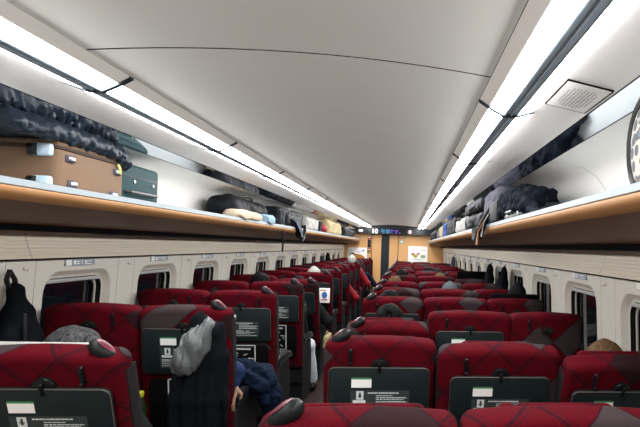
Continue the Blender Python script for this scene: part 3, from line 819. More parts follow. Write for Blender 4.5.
for k in range(14):
    y = 2.07 + PITCH * k
    if y > 15.8: break
    for L_ in 'DE':
        kind, xc = LB[L_]; t = recl.get((k, L_), 0.0 if k < 4 else rr_.choice((0, 0, 0, .3)))
        lab = '%s seat of the %s row from the camera in the left two-seat block' % (names[L_], ORD[k])
        lab = ('reclined red ' if t >= .4 else 'upright red ') + lab
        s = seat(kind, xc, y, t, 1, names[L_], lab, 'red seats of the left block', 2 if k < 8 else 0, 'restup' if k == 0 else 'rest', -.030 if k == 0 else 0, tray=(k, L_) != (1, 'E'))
        s.scale = (1, 1, 1.025)
        SEATS['L', k, L_] = s
for L_ in 'DE':
    for ch in SEATS['L', 0, L_].children:
        if ch.name.startswith('headrest'):
            ch.data = ch.data.copy(); ch.data.materials[0] = MAT['whitebag']; ch['label'] = 'cream headrest cover raised above the seat'; ch.location.x -= .05; ch.location.z += .002; ch.scale = (.9, .8, 1)

# ================================================================== PEOPLE (seated, facing away)
def person_meshes(arm='lap', leg='in'):
    D = {}
    hip = [(-.09, .19, .54), (.09, .19, .54)]
    knee = [(-.11, .60, .52), (.12, .60, .52)]; ank = [(-.11, .70, .10), (.12, .70, .10)]
    if leg == 'out': knee[1] = (.19, .58, .54); ank[1] = (.235, .66, .10)
    sh = [(-.17, .085, .955), (.17, .085, .955)]
    elb = [(-.215, .16, .68), (.215, .16, .68)]; wr = [(-.10, .38, .63), (.10, .38, .63)]
    if arm == 'out': elb[1] = (.34, .12, .74); wr[1] = (.30, .36, .72)
    if arm == 'elbow': elb[1] = (.30, .10, .74); wr[1] = (.10, .32, .62)
    if arm == 'hang': elb[1] = (.280, .05, .90); wr[1] = (.282, .0, .83)   # forearm resting down beside the armrest
    hd = (0, .14, 1.135)
    lo, hi = (-.42, -.10, -.01), (.46, .98, 1.33)
    # ---- body
    s = SDF(lo, hi, .0095)
    s.cap((0, .20, .56), (0, .15, .72), .125, .115, .05).cap((0, .15, .72), (0, .095, .90), .115, .125, .05)
    s.cap(sh[0], sh[1], .062, .062, .06).cap((0, .095, .96), (0, .12, 1.06), .052, .048, .03)
    for i in (0, 1):
        s.cap(hip[i], knee[i], .082, .058, .03).cap(knee[i], ank[i], .055, .036, .02)
        s.cap(ank[i], (ank[i][0], ank[i][1] + .02, .05), .036, .034, .015).cap((ank[i][0], ank[i][1] - .02, .04), (ank[i][0], ank[i][1] + .17, .03), .034, .026, .02)
        s.cap(sh[i], elb[i], .050, .040, .03).cap(elb[i], wr[i], .038, .026, .015)
    # head with face
    s.ell((0, .13, 1.160), (.073, .092, .090), .02).ell((0, .165, 1.105), (.056, .066, .072), .02)
    s.cap((0, .222, 1.135), (0, .243, 1.108), .010, .014, .012)           # nose
    s.cap((-.02, .222, 1.076), (.02, .222, 1.076), .008, .008, .006)      # lips
    s.cap((-.035, .210, 1.160), (.035, .210, 1.160), .012, .012, .012)    # brow
    for q in (-1, 1):
        s.ell((q * .033, .212, 1.138), (.012, .010, .009), .004)          # eyes
        s.ell((q * .076, .135, 1.130), (.010, .022, .034), .006)          # ears
    # hands
    for i in (0, 1):
        W = Vector(wr[i]); E_ = Vector(elb[i]); d = (W - E_).normalized(); sd = -1 if i else 1
        pn = Vector((0, 0, 1)) - d * d.z; pn = pn.normalized() if pn.length > .2 else Vector((1, 0, 0))
        lat = d.cross(pn).normalized()
        P = W + d * .045; s.box(P, (.040, .048, .014), .012, .012, Matrix((lat, d, pn)).transposed())
        for f in range(4):
            L_ = (.062, .074, .070, .054)[f]; b = W + d * .090 + lat * (.030 - .020 * f) * sd
            p1 = b + d * L_ * .5 - pn * .006; p2 = p1 + d * L_ * .35 - pn * .022; p3 = p2 + d * L_ * .12 - pn * .018
            s.chain([b, p1, p2, p3], [.0095, .009, .008, .0075], .003)
        b = W + d * .025 + lat * .036 * sd; s.chain([b, b + d * .030 + lat * .026 * sd - pn * .008, b + d * .058 + lat * .022 * sd - pn * .018], [.012, .010, .008], .005)
    D['body'] = s.mb().mesh('body', 'skin', ang=80)
    # ---- top
    s = SDF(lo, hi, .013)
    s.cap((0, .20, .55), (0, .15, .72), .142, .130, .05).cap((0, .15, .72), (0, .095, .90), .130, .142, .05).cap(sh[0], sh[1], .078, .078, .06).cap((0, .095, .96), (0, .105, 1.00), .068, .062, .03)
    for i in (0, 1):
        W = Vector(wr[i]); E_ = Vector(elb[i]); e = E_ + (W - E_) * .90
        s.cap(sh[i], elb[i], .070, .060, .03).cap(elb[i], e, .058, .044, .02)
    s.noise(.006, 22, 3)
    D['jacket'] = s.mb().mesh('jacket', 'navy', ang=80)
    # ---- trousers and shoes
    s = SDF(lo, (hi[0], hi[1], .75), .013)
    s.cap((-.05, .19, .54), (.05, .19, .54), .125, .125, .04)
    for i in (0, 1): s.cap(hip[i], knee[i], .098, .072, .03).cap(knee[i], (ank[i][0], ank[i][1] - .005, .13), .070, .056, .02)
    s.noise(.004, 25, 5)
    D['trousers'] = s.mb().mesh('trousers', 'darktrouser', ang=80)
    for i in (0, 1):
        a = ank[i]; s = SDF((a[0] - .08, a[1] - .10, -.01), (a[0] + .08, a[1] + .28, .16), .008)
        s.cap((a[0], a[1] - .035, .048), (a[0], a[1] + .03, .052), .046, .044, .02).cap((a[0], a[1] + .02, .048), (a[0], a[1] + .185, .036), .042, .034, .02)
        s.cut(lambda X, Y, Z: .006 - Z + 0 * X * Y); s.cut(lambda X, Y, Z: (Z - .085) - .0 * X + (Y - a[1]) * .25)
        D['shoe%d' % i] = s.mb().mesh('shoe', 'black', ang=80)
    return D
def hair_mesh(kind):
    s = SDF((-.15, -.05, .92), (.15, .32, 1.32), .0075)
    if kind == 'beanie':
        s.ell((0, .128, 1.175), (.090, .108, .100), .01).cap((0, .125, 1.25), (0, .12, 1.262), .03, .025, .03)
        s.cut(lambda X, Y, Z: 1.135 + (Y - .13) * .30 - Z + 0 * X); s.noise(.002, 70, 2)
    elif kind == 'bob':
        s.ell((0, .122, 1.168), (.096, .112, .104), .01).ell((0, .085, 1.08), (.088, .075, .10), .03)
        s.cut(lambda X, Y, Z: np.minimum(Y - .155, Y - .225 - (Z - 1.20) * .2) + 0 * X + 0 * Z + np.where(Z > 1.195, -.06, 0)); s.noise(.005, 38, 4, (1.6, 1, .5))
    elif kind == 'bald':
        s.ell((0, .122, 1.165), (.085, .104, .098), .01); s.cut(lambda X, Y, Z: np.minimum(1.105 - Z, 9) + 0 * X + 0 * Y)
        s.cut(lambda X, Y, Z: (Y - .165) + 0 * X + np.where(Z > 1.2, -.04, 0))
        s.cut(lambda X, Y, Z: .020 - np.sqrt(X ** 2 + (Y - .030) ** 2 + (Z - 1.205) ** 2)); s.noise(.003, 50, 9, (1.6, 1, .6))
    else:
        s.ell((0, .122, 1.168), (.087, .106, .099), .01).ell((0, .07, 1.10), (.066, .05, .06), .02); s.cut(lambda X, Y, Z: 1.06 - Z + 0 * X + 0 * Y)
        s.cut(lambda X, Y, Z: np.minimum(Y - .150, 9) + 0 * X + np.where(Z > 1.195, -.065, 0)); s.noise(.004, 42, 7, (1.6, 1, .6))
    return s.mb().mesh('beanie' if kind == 'beanie' else 'hair', 'hair', ang=80)
PM = {('lap', 'in'): person_meshes(), ('lap', 'out'): person_meshes('lap', 'out'), ('out', 'in'): person_meshes('out', 'in'), ('hang', 'in'): person_meshes('hang', 'in'), ('elbow', 'in'): person_meshes('elbow', 'in')}
HM = {k: hair_mesh(k) for k in ('short', 'bob', 'bald', 'beanie')}
def setmat(o, mat):
    o.material_slots[0].link = 'OBJECT'; o.material_slots[0].material = MAT[mat]
def person(label, x, y, top, hair='short', hcol='hair', jacket='navy', trousers='darktrouser', pose=('lap', 'in'), shoe='black', turn=0, sc=1.0, lean=0, group='seated passengers'):
    D = PM[pose]; sx = sc if isinstance(sc, tuple) else (sc, sc)
    p = thing('person', label, 'person', (x, y, 0), group, (0, R(lean), R(turn))); p.scale = (sx[0], sx[1], top / 1.263)
    b = link('body', D['body'], p)
    o = link('jacket', D['jacket'], p); setmat(o, jacket)
    o = link('trousers', D['trousers'], p); setmat(o, trousers)
    for i in (0, 1): o = link('shoe', D['shoe%d' % i], p); setmat(o, shoe)
    o = link('beanie' if hair == 'beanie' else 'hair', HM[hair], p); setmat(o, hcol)
    return p
def pivot(side, k): return (1.29 if side == 'R' else 2.07) + PITCH * k + PIV
person('grey-haired person slumped low in the near left row beside the cream headrest', -1.02, 2.38, 1.205, 'bob', 'hairgrey', 'greycloth', pose=('elbow', 'in'), sc=1.12, turn=-6)
person('person in blue sweater with one hand hanging, hidden behind the hung black coat', -.865, pivot('L', 1) + .05, 1.17, 'short', 'hair', 'bluecloth', pose=('hang', 'in'))
person('person in pale trousers and black shoe with one leg out in the aisle', -.82, pivot('L', 3) + .16, 1.20, 'short', 'hair', 'greycloth', 'whitetrouser', ('lap', 'out'))
person('black-haired person at the left windows with head above the fourth window seat', -1.0, pivot('L', 3) + .03, 1.30, 'bob', 'hair', 'blackcloth')
person('black-haired person in dark jacket in the left aisle seat before the white beanie', -.83, pivot('L', 4) - .02, 1.225, 'short', 'hair', 'greycloth', pose=('out', 'in'))
person('person in white knitted beanie in the left block', -.83, pivot('L', 5) - .02, 1.28, 'beanie', 'knitwhite', 'blackcloth')
person('person whose red sleeve pokes into the aisle, nearer of two red jackets', -.80, pivot('L', 7) + .02, 1.19, 'short', 'hair', 'redcloth', pose=('out', 'in'))
person('person in red jacket and white cap leaning into the aisle far ahead', -.75, pivot('L', 9) + .05, 1.375, 'beanie', 'knitwhite', 'redcloth', pose=('out', 'in'))
person('person in dark navy jacket at the far end of the left aisle side', -.66, pivot('L', 10) + .1, 1.20, 'short', 'hair', 'navy', pose=('out', 'in'))
person('black-haired person with a thinning crown in the third right aisle seat', .300, 3.36, 1.240, 'bald', 'hair', 'blackcloth', sc=1.08)
person('black-haired person in the fourth right aisle seat, behind the thinning crown', .268, 4.50, 1.236, 'short', 'hair', 'blackcloth')
person('brown-haired person in a right aisle seat seen beyond two black heads', .262, 6.58, 1.240, 'short', 'hairbrown', 'blackcloth')
person('black-haired person in a right aisle seat nearest the far door', .335, 7.66, 1.275, 'bob', 'hair', 'blackcloth')
person('brown-haired person in a middle right seat, behind the grey knit cap', .868, 7.55, 1.240, 'bob', 'hairbrown', 'blackcloth')
person('person in grey knit cap in a middle right seat', .850, 5.55, 1.236, 'beanie', 'knitgrey', 'blackcloth')
person('person in dark grey cap at the right windows above a black headrest', 1.265, 4.52, 1.305, 'beanie', 'greycloth', 'blackcloth', lean=4, sc=(.88, 1))
person('light-brown-haired person low in the near right window seat', 1.255, 2.34, 1.192, 'bob', 'hairbrown', 'blackcloth', lean=4, sc=(.92, 1.1))

# ================================================================== LUGGAGE ON THE RACKS
def blob(name, label, cat, lo, hi, fn, mat, h=.012, group=None, extra=None):
    """soft thing: implicit shape in world coordinates inside lo..hi, rebased to the thing's own base"""
    s = SDF(np.array(lo) - .05, np.array(hi) + .05, h); fn(s); m = s.mb()
    c = Vector(((lo[0] + hi[0]) / 2, (lo[1] + hi[1]) / 2, lo[2])); m.v = [tuple(Vector(p) - c) for p in m.v]
    if extra is None: return tag(m.obj(name, mat, None, c, ang=80), label, cat, group), c
    t = thing(name, label, cat, c, group); m.obj(extra, mat, t, ang=80); return t, c

# big brown suitcase lying on its side
t = thing('suitcase', 'large brown fabric suitcase lying on the near left luggage rack', 'suitcase', (-1.31, 2.84, SH), 'luggage on the racks')
MB().rbox(0, 0, .105, .385, .56, .20, .035, 3, bulge=.006).obj('shell', 'suit', t)
MB().rbox(0, 0, .215, .375, .55, .035, .016, 2, bulge=.004).obj('lid', 'suit', t)
m = MB()
o = rrect(-.193, .193, -.281, .281, .04, 5)
m.loft([[(x * s_, y * s_, z) for x, y in o] for s_, z in ((.985, .188), (1.006, .190), (1.006, .202), (.985, .204))], caps=False); m.obj('zipper', 'suitdark', t)
for x, z in ((.15, .19), (.15, .050)):
    wt = MB(); wt.rbox(x - .02, -.285, z - .01, .085, .035, .055, .012); o = wt.obj('wheel_housing', 'chan', t)
    wt = MB(); wt.cyl((x - .055, -.308, z - .012), (x - .030, -.308, z - .012), .026, 16); wt.obj('wheel', 'black', o)
for y, z in ((-.20, .155), (-.18, .045), (.17, .030), (.20, .150)):
    m = MB(); m.rbox(.193, y, z, .022, .070, .034, .010); o = m.obj('bumper_foot', 'greybag', t); m = MB(); m.rbox(.203, y, z, .010, .045, .016, .004); m.obj('bumper_stud', 'silver', o)
m = MB(); m.ribbon([(.20, .20, .19), (.208, .203, .165), (.207, .206, .14)], (0, 1, 0), .02, .004); m.obj('luggage_tag', 'yellow', t)
# puffer jacket thrown over it
def puf(s):
    rnd = random.Random(2)
    for i in range(13):
        y = 2.30 + .066 * i; up_ = .012 * math.sin(PI * min(1, i / 8))
        a = [(-1.50, y, 2.045), (-1.38, y + .02, 2.050 + up_), (-1.26, y + rnd.uniform(0, .03), 2.055 + up_), (-1.165, y + .02, 2.052 + up_ + rnd.uniform(-.008, .008)), (-1.128, y + .02, 2.036)]
        s.chain(a, [.038, .044, .044, .040, .030], .005)
    for i in range(6):   # sleeve rolling down over the far end
        y = 2.96 + .030 * i; z = 2.055 - .004 * i - .001 * i * i
        s.chain([(-1.30, y, z + .01), (-1.20, y + .02, z + .005), (-1.125, y + .03, z - .015)], [.040, .044, .032], .005)
    for i in range(5):   # second sleeve, along the front edge
        a = 2.52 + .095 * i; s.chain([(-1.145, a, 2.052), (-1.128, a + .085, 2.050 - .003 * i)], [.042, .038], .004)
    s.noise(.007, 46, 4, (1, 1, 1), True)
blob('puffer_jacket', 'dark navy quilted puffer jacket heaped on the brown suitcase', 'jacket', (-1.56, 2.25, 1.93), (-1.05, 3.28, 2.13), puf, 'puffer', .0085)
# teal suitcase
t = thing('suitcase', 'smaller dark teal suitcase behind the large brown one', 'suitcase', (-1.33, 3.43, SH), 'luggage on the racks')
MB().rbox(0, 0, .118, .30, .50, .235, .028, 3, bulge=.004).obj('shell', 'teal', t)
m = MB(); o = rrect(-.151, .151, -.251, .251, .03, 4); m.loft([[(x * s_, y * s_, z) for x, y in o] for s_, z in ((.99, .155), (1.004, .157), (1.004, .164), (.99, .166))], caps=False); m.obj('zipper', 'black', t)
for y in (-.07, .16): m = MB(); m.cyl((.150, y, .135), (.156, y, .135), .010, 10); m.obj('stud', 'silver', t)
m = MB(); m.tube([(.15, -.18, .07), (.175, -.16, .07), (.175, .16, .07), (.15, .18, .07)], .010, 8); m.obj('carry_handle', 'black', t)

def lump(x0, x1, y0, y1, z1, n=6, seed=1, amp=.010, sc=22, r=.06):
    def fn(s):
        rnd = random.Random(seed); cx, cy, cz = (x0 + x1) / 2, (y0 + y1) / 2, (SH + z1) / 2
        s.box((cx, cy, cz), ((x1 - x0) / 2 * .92, (y1 - y0) / 2 * .92, (z1 - SH) / 2 * .94), min(r, (z1 - SH) / 2 * .9), .03)
        for i in range(n):
            s.ell((rnd.uniform(x0 + .1, x1 - .1), rnd.uniform(y0 + .12, y1 - .12), cz + rnd.uniform(-.02, .3) * (z1 - SH) * .4), (.12, rnd.uniform(.10, .18), (z1 - SH) * .42), .03)
        s.noise(amp, sc, seed); s.cut(lambda X, Y, Z: SH + .002 - Z + 0 * X + 0 * Y)
    return fn
G = 'luggage on the racks'
def bag(name, label, cat, x0, x1, y0, y1, z1, mat, seed, h=.014, **k):
    return blob(name, label, cat, (x0, y0, SH), (x1, y1, z1), lump(x0, x1, y0, y1, z1, seed=seed, **k), mat, h, G, extra='bag_body')
# left, going away
t, c = bag('duffel_bag', 'long black duffel bag lying behind a cream parcel on the left rack', 'bag', -1.44, -1.16, 5.10, 6.55, 2.03, 'blackbag', 3, r=.11)
m = MB(); m.tube([(.02, -.3, .235), (.06, -.15, .262), (.06, .15, .262), (.02, .3, .235)], .012, 8); m.obj('carry_handle', 'black', t)
t, c = bag('paper_parcel', 'cream paper parcel at the edge of the left rack', 'parcel', -1.17, -1.06, 4.85, 5.80, 1.875, 'creambag', 4, amp=.004, r=.02)
setmat(t.children[0], 'parcel')
m = MB(); m.box(-.05, .055, .20, .23, .0, .085); m.obj('paper_band', 'orange', t, smooth=False)
t, c = bag('water_bottle_pouch', 'small light blue pouch beside the cream parcel', 'pouch', -1.16, -1.06, 5.86, 6.04, 1.875, 'paleblue', 5, h=.01, amp=.004)
m = MB(); m.ribbon([(0, -.05, .11), (.03, 0, .125), (0, .05, .11)], (1, 0, 0), .02, .004); m.obj('strap', 'black', t)
def backpack(label, x0, x1, y0, y1, z1, mat, seed, s_):
    t, c = bag('backpack', label, 'backpack', x0, x1, y0, y1, z1, mat, seed)
    ex_ = (x1 - x0) / 2 if s_ > 0 else -(x1 - x0) / 2
    m = MB(); m.rbox((x1 - x0) * .40 * (1 if x0 < 0 else -1), 0, (z1 - SH) * .42, .09, (y1 - y0) * .55, (z1 - SH) * .55, .03, 3); m.obj('front_pocket', mat, t)
    return t, c
t, c = backpack('navy backpack at mid left rack with straps dangling over the lip', -1.42, -1.07, 6.55, 8.10, 2.03, 'blackbag', 6, 1)
m = MB(); m.ribbon([(.12, -.35, .15), (.20, -.20, .08), (.225, -.05, -.02), (.222, .10, -.10), (.222, .30, -.12), (.222, .42, -.03), (.20, .50, .06)], (1, 0, .2), .07, .014); m.obj('shoulder_strap', 'black', t)
m = MB(); m.ribbon([(.12, .0, .14), (.205, .1, .05), (.222, .25, -.08), (.222, .42, -.14)], (0, 1, .3), .17, .02); m.obj('shoulder_strap', 'strapblue', t)
m = MB(); m.tube([(.18, -.72, .03), (.200, -.74, -.0), (.203, -.74, -.20), (.200, -.74, -.29)], .012, 6); m.obj('hanging_strap', 'black', t)
t, c = bag('carrier_bag', 'white carrier bag with dark print on the left rack', 'bag', -1.40, -1.07, 8.35, 9.85, 2.01, 'whitebag', 8)
m = MB(); m.box(.155, .172, .25, .50, .02, .19); m.obj('printed_band', 'navy', t, smooth=False)
t, c = bag('shopping_bag', 'small red shopping bag beside the white carrier bag', 'bag', -1.30, -1.08, 9.95, 10.35, 1.95, 'redcloth', 9)
m = MB(); m.tube([(0, -.1, .15), (.0, -.05, .20), (0, .05, .20), (0, .1, .15)], .008, 6); m.obj('carry_handle', 'red', t)
t, c = bag('shopping_bag', 'large pale yellow shopping bag far along the left rack', 'bag', -1.42, -1.07, 10.45, 12.7, 2.07, 'creambag', 10, h=.018)
m = MB(); m.tube([(.05, -.3, .26), (.08, -.1, .31), (.08, .1, .31), (.05, .3, .26)], .010, 6); m.obj('carry_handle', 'creambag', t)
t, c = bag('travel_bag', 'black travel bag at the far end of the left rack', 'bag', -1.42, -1.06, 13.2, 15.6, 2.02, 'blackbag', 11, h=.018)
m = MB(); m.tube([(.10, -.3, .20), (.16, -.1, .26), (.16, .1, .26), (.10, .3, .20)], .012, 6); m.obj('carry_handle', 'black', t)
# right
PR = Matrix.Rotation(R(-30), 3, 'X')
def patt(s):
    s.ell((1.16, 1.675, 1.945), (.026, .150, .175), .02, PR).cut(lambda X, Y, Z: SH + .002 - Z + 0 * X + 0 * Y)
t, c = blob('patterned_pouch', 'black-edged pouch with spotted cream print at the right frame edge', 'pouch', (1.10, 1.47, SH), (1.22, 1.88, 2.12), patt, 'spots', .01, G, extra='printed_body')
m = MB(); pts = []
for i in range(29):
    a = 2 * PI * i / 28; q = PR @ Vector((0, .150 * math.cos(a), .176 * math.sin(a))); pts.append((0, q.y, max(.014, q.z + 1.945 - SH)))
m.tube(pts, .020, 8); m.obj('black_piping', 'black', t)
m = MB(); m.tube([(.0, -.02, .325), (-.01, -.05, .335), (.0, -.08, .31)], .006, 6); m.obj('zip_pull', 'silver', t)
def jac(s):
    rnd = random.Random(8)
    s.box((1.20, 3.62, 1.93), (.11, .36, .06), .05, .03)
    for i in range(8):
        y = 3.20 + .105 * i; zt = min(1.08, .55 + .17 * i)
        s.chain([(1.32, y + .22, SH + .15 * zt), (1.20, y + .08 + rnd.uniform(-.03, .03), SH + .195 * zt + rnd.uniform(-.012, .014)), (1.10, y, SH + .16 * zt), (1.075, y - .01, SH + .08)], [.05, .055, .045, .028], .022)
    s.cap((1.10, 2.92, 1.80), (1.13, 3.25, 1.86), .014, .045, .03)
    s.noise(.012, 24, 12, (1.4, .8, 1), True); s.cut(lambda X, Y, Z: SH + .004 - Z + 0 * X + 0 * Y)
blob('folded_jacket', 'black jacket folded in a heap at the near end of the right rack', 'jacket', (1.04, 2.84, SH), (1.40, 4.15, 2.09), jac, 'jacketblack', .011)
t = thing('suitcase', 'low dark grey case under the black jacket on the right rack', 'suitcase', (1.215, 3.52, SH), G)
MB().rbox(0, 0, .055, .29, .66, .108, .03, 3, bulge=.004).obj('shell', 'darkmetal', t)
m = MB(); m.tube([(-.145, -.12, .06), (-.17, -.10, .06), (-.17, .10, .06), (-.145, .12, .06)], .009, 8); m.obj('carry_handle', 'black', t)
for y in (-.19, .19): m = MB(); m.rbox(-.146, y, .055, .012, .04, .05, .005); m.obj('clasp', 'silver', t)
t, c = backpack('grey and black backpack on the right rack with a tan strap tab hanging', 1.05, 1.40, 4.02, 4.88, 2.10, 'greybag', 14, -1)
m = MB(); m.rbox(-.175, -.34, .10, .035, .34, .16, .016, 3); m.obj('side_pocket', 'blackbag', t)
m = MB(); m.ribbon([(-.15, -.10, .16), (-.205, .0, .05), (-.232, .08, -.04), (-.232, .16, -.10), (-.228, .36, -.10), (-.22, .50, .0)], (1, .0, .2), .07, .014); m.obj('shoulder_strap', 'black', t)
m = MB(); m.ribbon([(-.160, -.02, .12), (-.222, .02, .03), (-.250, .08, -.04), (-.252, .10, -.15)], (0, 1, .1), .10, .010); m.obj('tan_strap', 'tan', t)
m = MB(); m.ribbon([(-.165, -.12, .14), (-.222, -.10, .03), (-.236, -.08, -.09)], (0, 1, 0), .07, .012); m.obj('shoulder_strap', 'black', t)
t, c = bag('leather_tote', 'tan leather tote upright at the back between jacket and grey backpack', 'bag', 1.36, 1.46, 4.60, 4.95, 1.98, 'tan', 15, h=.01, amp=.004)
m = MB(); m.tube([(0, -.07, .18), (-.02, -.04, .225), (-.02, .04, .225), (0, .07, .18)], .008, 8); m.obj('carry_handle', 'white', t)
t, c = bag('travel_bag', 'black travel bag, lower of two stacked past the grey backpack', 'bag', 1.042, 1.40, 4.98, 6.40, 1.965, 'blackbag', 16)
m = MB(); m.rbox(-.165, .0, .09, .03, .6, .09, .012, 3); m.obj('front_pocket', 'blackbag', t)
def up2(s):
    s.box((1.215, 5.60, 2.030), (.172, .66, .062), .045, .02); s.noise(.008, 20, 17)
t, c = blob('travel_bag', 'black travel bag, upper of two stacked past the grey backpack', 'bag', (1.04, 4.9, 1.965), (1.40, 6.3, 2.11), up2, 'blackbag', .014, G, extra='bag_body')
m = MB(); m.tube([(-.16, -.3, .07), (-.19, -.15, .05), (-.19, .15, .05), (-.16, .3, .07)], .012, 8); m.obj('carry_handle', 'greybag', t)
for args in (('carrier_bag', 'white carrier bag beyond the stacked black bags', 1.05, 1.38, 6.5, 7.8, 2.0, 'whitebag', 18), ('tote_bag', 'black tote bag beyond the white carrier on the right rack', 1.05, 1.42, 7.9, 9.6, 2.08, 'blackbag', 19),
             ('sports_bag', 'bright blue sports bag far along the right rack', 1.05, 1.40, 9.7, 10.7, 2.08, 'bluebag', 20), ('carrier_bag', 'cream carrier bag beside the bright blue sports bag', 1.05, 1.40, 10.8, 11.8, 2.06, 'creambag', 21),
             ('travel_bag', 'grey travel bag past the cream carrier on the right rack', 1.07, 1.42, 11.9, 13.2, 2.03, 'greybag', 22), ('travel_bag', 'black travel bag at the far end of the right rack', 1.05, 1.42, 13.4, 16.3, 2.03, 'blackbag', 23)):
    n_, lb, x0, x1, y0, y1, z1, mt, sd_ = args
    t, c = bag(n_, lb, 'bag', x0, x1, y0, y1, z1, mt, sd_, h=.017)
    m = MB(); m.tube([(-.12, -.25, (z1 - SH) * .85), (-.17, -.1, (z1 - SH) * .95), (-.17, .1, (z1 - SH) * .95), (-.12, .25, (z1 - SH) * .85)], .011, 6); m.obj('carry_handle', 'black', t)

# ================================================================== CLOTHES AND BAGS AMONG THE SEATS
def bagw(s):
    # bag hung on the near left hook: narrow at top, wide and heavy below
    for q in (-1, -.5, 0, .5, 1): s.chain([(-1.475, 2.875 + q * .01, 1.335), (-1.462, 2.872 + q * .055, 1.22), (-1.44, 2.87 + q * .125, .99)], [.018, .030, .052], .03)
    s.noise(.007, 24, 31)
t, c = blob('hanging_bag', 'black rucksack hanging from a hook by the near left window', 'bag', (-1.52, 2.68, .92), (-1.36, 3.06, 1.36), bagw, 'blackcloth', .011, None, extra='bag_body')
m = MB(); zb = .92; m.ribbon([(-.035, -.02, 1.30 - zb), (-.05, -.035, 1.38 - zb), (-.055, -.01, 1.425 - zb), (-.05, .02, 1.38 - zb), (-.035, .015, 1.29 - zb)], (1, 0, 0), .022, .008); m.obj('carry_loop', 'black', t)
m = MB(); m.ribbon([(.018, -.01, .30), (.035, -.03, .18), (.050, -.04, .08)], (0, 1, 0), .025, .006); m.obj('strap', 'charcoal', t)

def coat(s):
    # black coat hung from the hook of the second left aisle seat; falls to knee height
    y = 2.985
    s.cap((-.665, y, 1.185), (-.60, y - .005, 1.12), .040, .055, .03)
    for i, x in enumerate((-.745, -.70, -.655, -.61, -.565)):
        s.chain([(x * .35 - .42, y, 1.16 - .01 * i), (x + .01, y - .012, .98), (x, y - .022 - .012 * (i % 2), .78), (x - .004, y - .02 - .016 * ((i + 1) % 2), .52)], [.034, .044, .046, .042], .020)
    s.chain([(-.585, y, 1.15), (-.545, y - .01, 1.0), (-.535, y - .01, .78), (-.540, y, .60)], [.035, .042, .04, .035], .02)
    s.noise(.010, 34, 41, (2.6, 1, .18)); s.cut(lambda X, Y, Z: (Y - 3.035 - (1.0 - Z) * .16) + 0 * X)
t, c = blob('hanging_coat', 'long black coat hung on the back of the second left aisle seat', 'coat', (-.84, 2.86, .46), (-.48, 3.06, 1.24), coat, 'blackcloth', .010, None, extra='coat_body')
s = SDF((-.86, 2.80, .86), (-.50, 3.05, 1.26), .008)
s.chain([(-.618, 2.965, 1.165), (-.665, 2.935, 1.08), (-.71, 2.925, .98), (-.725, 2.93, .93)], [.030, .052, .050, .030], .03); s.chain([(-.60, 2.95, 1.15), (-.635, 2.925, 1.05), (-.69, 2.92, .95)], [.02, .035, .028], .02)
s.noise(.011, 22, 44, (2.6, 1, .35), True); m = s.mb(); m.v = [tuple(Vector(p) - c) for p in m.v]; m.obj('hood_lining', 'greysat', t, ang=80)

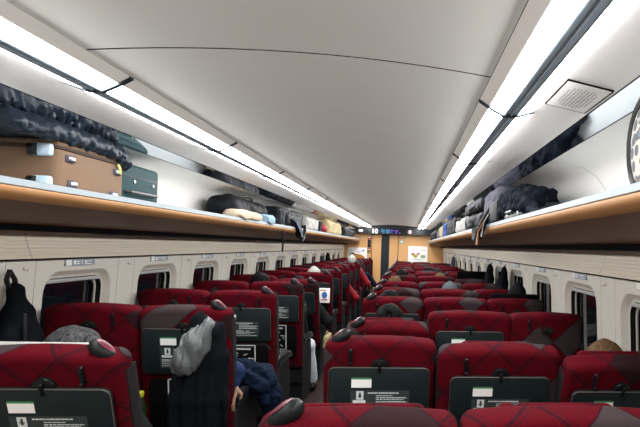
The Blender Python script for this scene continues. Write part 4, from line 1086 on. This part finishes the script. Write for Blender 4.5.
def navyj(s):
    s.chain([(-.70, 3.62, .80), (-.60, 3.66, .78), (-.50, 3.70, .70), (-.46, 3.70, .58), (-.455, 3.68, .50)], [.05, .06, .06, .055, .03], .03)
    s.chain([(-.66, 3.72, .78), (-.52, 3.78, .72), (-.465, 3.78, .60), (-.47, 3.74, .46)], [.05, .055, .05, .035], .03)
    s.chain([(-.62, 3.55, .77), (-.50, 3.58, .69), (-.465, 3.58, .60)], [.045, .05, .03], .02)
    s.noise(.012, 26, 51, (1, 1, 1), True)
blob('draped_jacket', 'navy jacket draped over the lap and armrest beside the hung black coat', 'jacket', (-.78, 3.48, .42), (-.38, 3.86, .88), navyj, 'navy', .011)
for i, (x, y, zt, wy, dz, mat, lab) in enumerate(((1.445, 5.85, 1.445, .13, .40, 'blackcloth', 'black coat hanging at the right windows, nearer of two side by side'), (1.445, 6.85, 1.44, .15, .42, 'blackcloth', 'black coat hanging at the right windows, farther of two side by side'),
                                       (1.445, 12.4, 1.44, .16, .40, 'greybag', 'grey coat hanging far along the right windows'), (-1.445, 13.1, 1.42, .18, .40, 'blackcloth', 'dark coat hanging far along the left windows'))):
    def hc(s):
        s.cap((x, y, zt - .04), (x, y, zt - .10), .025, .045, .02)
        for q in (-1, -.35, .35, 1): s.chain([(x, y + q * wy * .25, zt - .07), (x - math.copysign(.01, x), y + q * wy * .7, zt - .20), (x - math.copysign(.015, x), y + q * wy, zt - dz)], [.028, .045, .048], .02)
        s.noise(.006, 22, 60 + i, (1, 2, .5))
    t, c = blob('hanging_coat', lab, 'coat', (x - .09, y - wy - .08, zt - dz - .06), (x + .07, y + wy + .08, zt), hc, mat, .012, 'coats hung at the windows', extra='coat_body')
    m = MB(); m.tube([(0, -.012, dz + .03), (math.copysign(.03, x), 0, dz + .055), (0, .012, dz + .03)], .004, 6); m.obj('hanging_loop', 'black', t)
# drink bottle in the pocket of the second left window-side seat
t = thing('drink_bottle', 'drink bottle with yellow-green cap held behind the near left seat', 'bottle', (-.925, 2.95, .61))
m = MB(); m.tube([(0, 0, 0), (0, 0, .01), (0, 0, .13), (0, 0, .16), (0, 0, .185)], [.028, .032, .032, .022, .014], 16); m.obj('bottle_body', 'greenbottle', t)
m = MB(); m.tube([(0, 0, .183), (0, 0, .186), (0, 0, .208), (0, 0, .212)], [.016, .018, .018, .015], 16); m.obj('cap', 'yellow', t)
# magazine tucked at the sixth left aisle seat, cream tote on the aisle armrest
t = thing('magazine', 'white magazine with blue and red print tucked behind a left aisle seat', 'magazine', (-.640, 7.215, .845))
MB().rbox(0, 0, .095, .135, .012, .19, .004).obj('cover', 'white', t)
m = MB(); n = 12; m.add([(.035 * math.cos(2 * PI * q / n), -.0068, .10 + .045 * math.sin(2 * PI * q / n)) for q in range(n)], [tuple(range(n))]); m.obj('printed_patch', 'bluep', t, smooth=False)
m = MB(); m.quad((-.05, -.0068, .03), (.045, -.0068, .03), (.03, -.0068, .055), (-.04, -.0068, .05)); m.obj('printed_patch', 'pink', t, smooth=False)
m = MB(); m.quad((-.055, -.0068, .155), (.02, -.0068, .155), (.02, -.0068, .170), (-.055, -.0068, .170)); m.obj('printed_patch', 'orange', t, smooth=False)
def tot(s): s.box((-.475, 6.42, .50), (.030, .16, .075), .025, .02); s.noise(.006, 22, 77)
t, c = blob('tote_bag', 'small cream tote bag hanging from an armrest in the aisle', 'bag', (-.52, 6.24, .42), (-.43, 6.60, .59), tot, 'creambag', .010, None, extra='bag_body')
m = MB(); m.tube([(0, -.07, .14), (-.01, -.05, .18), (-.01, .05, .18), (0, .07, .14)], .006, 6); m.obj('carry_handle', 'creambag', t)
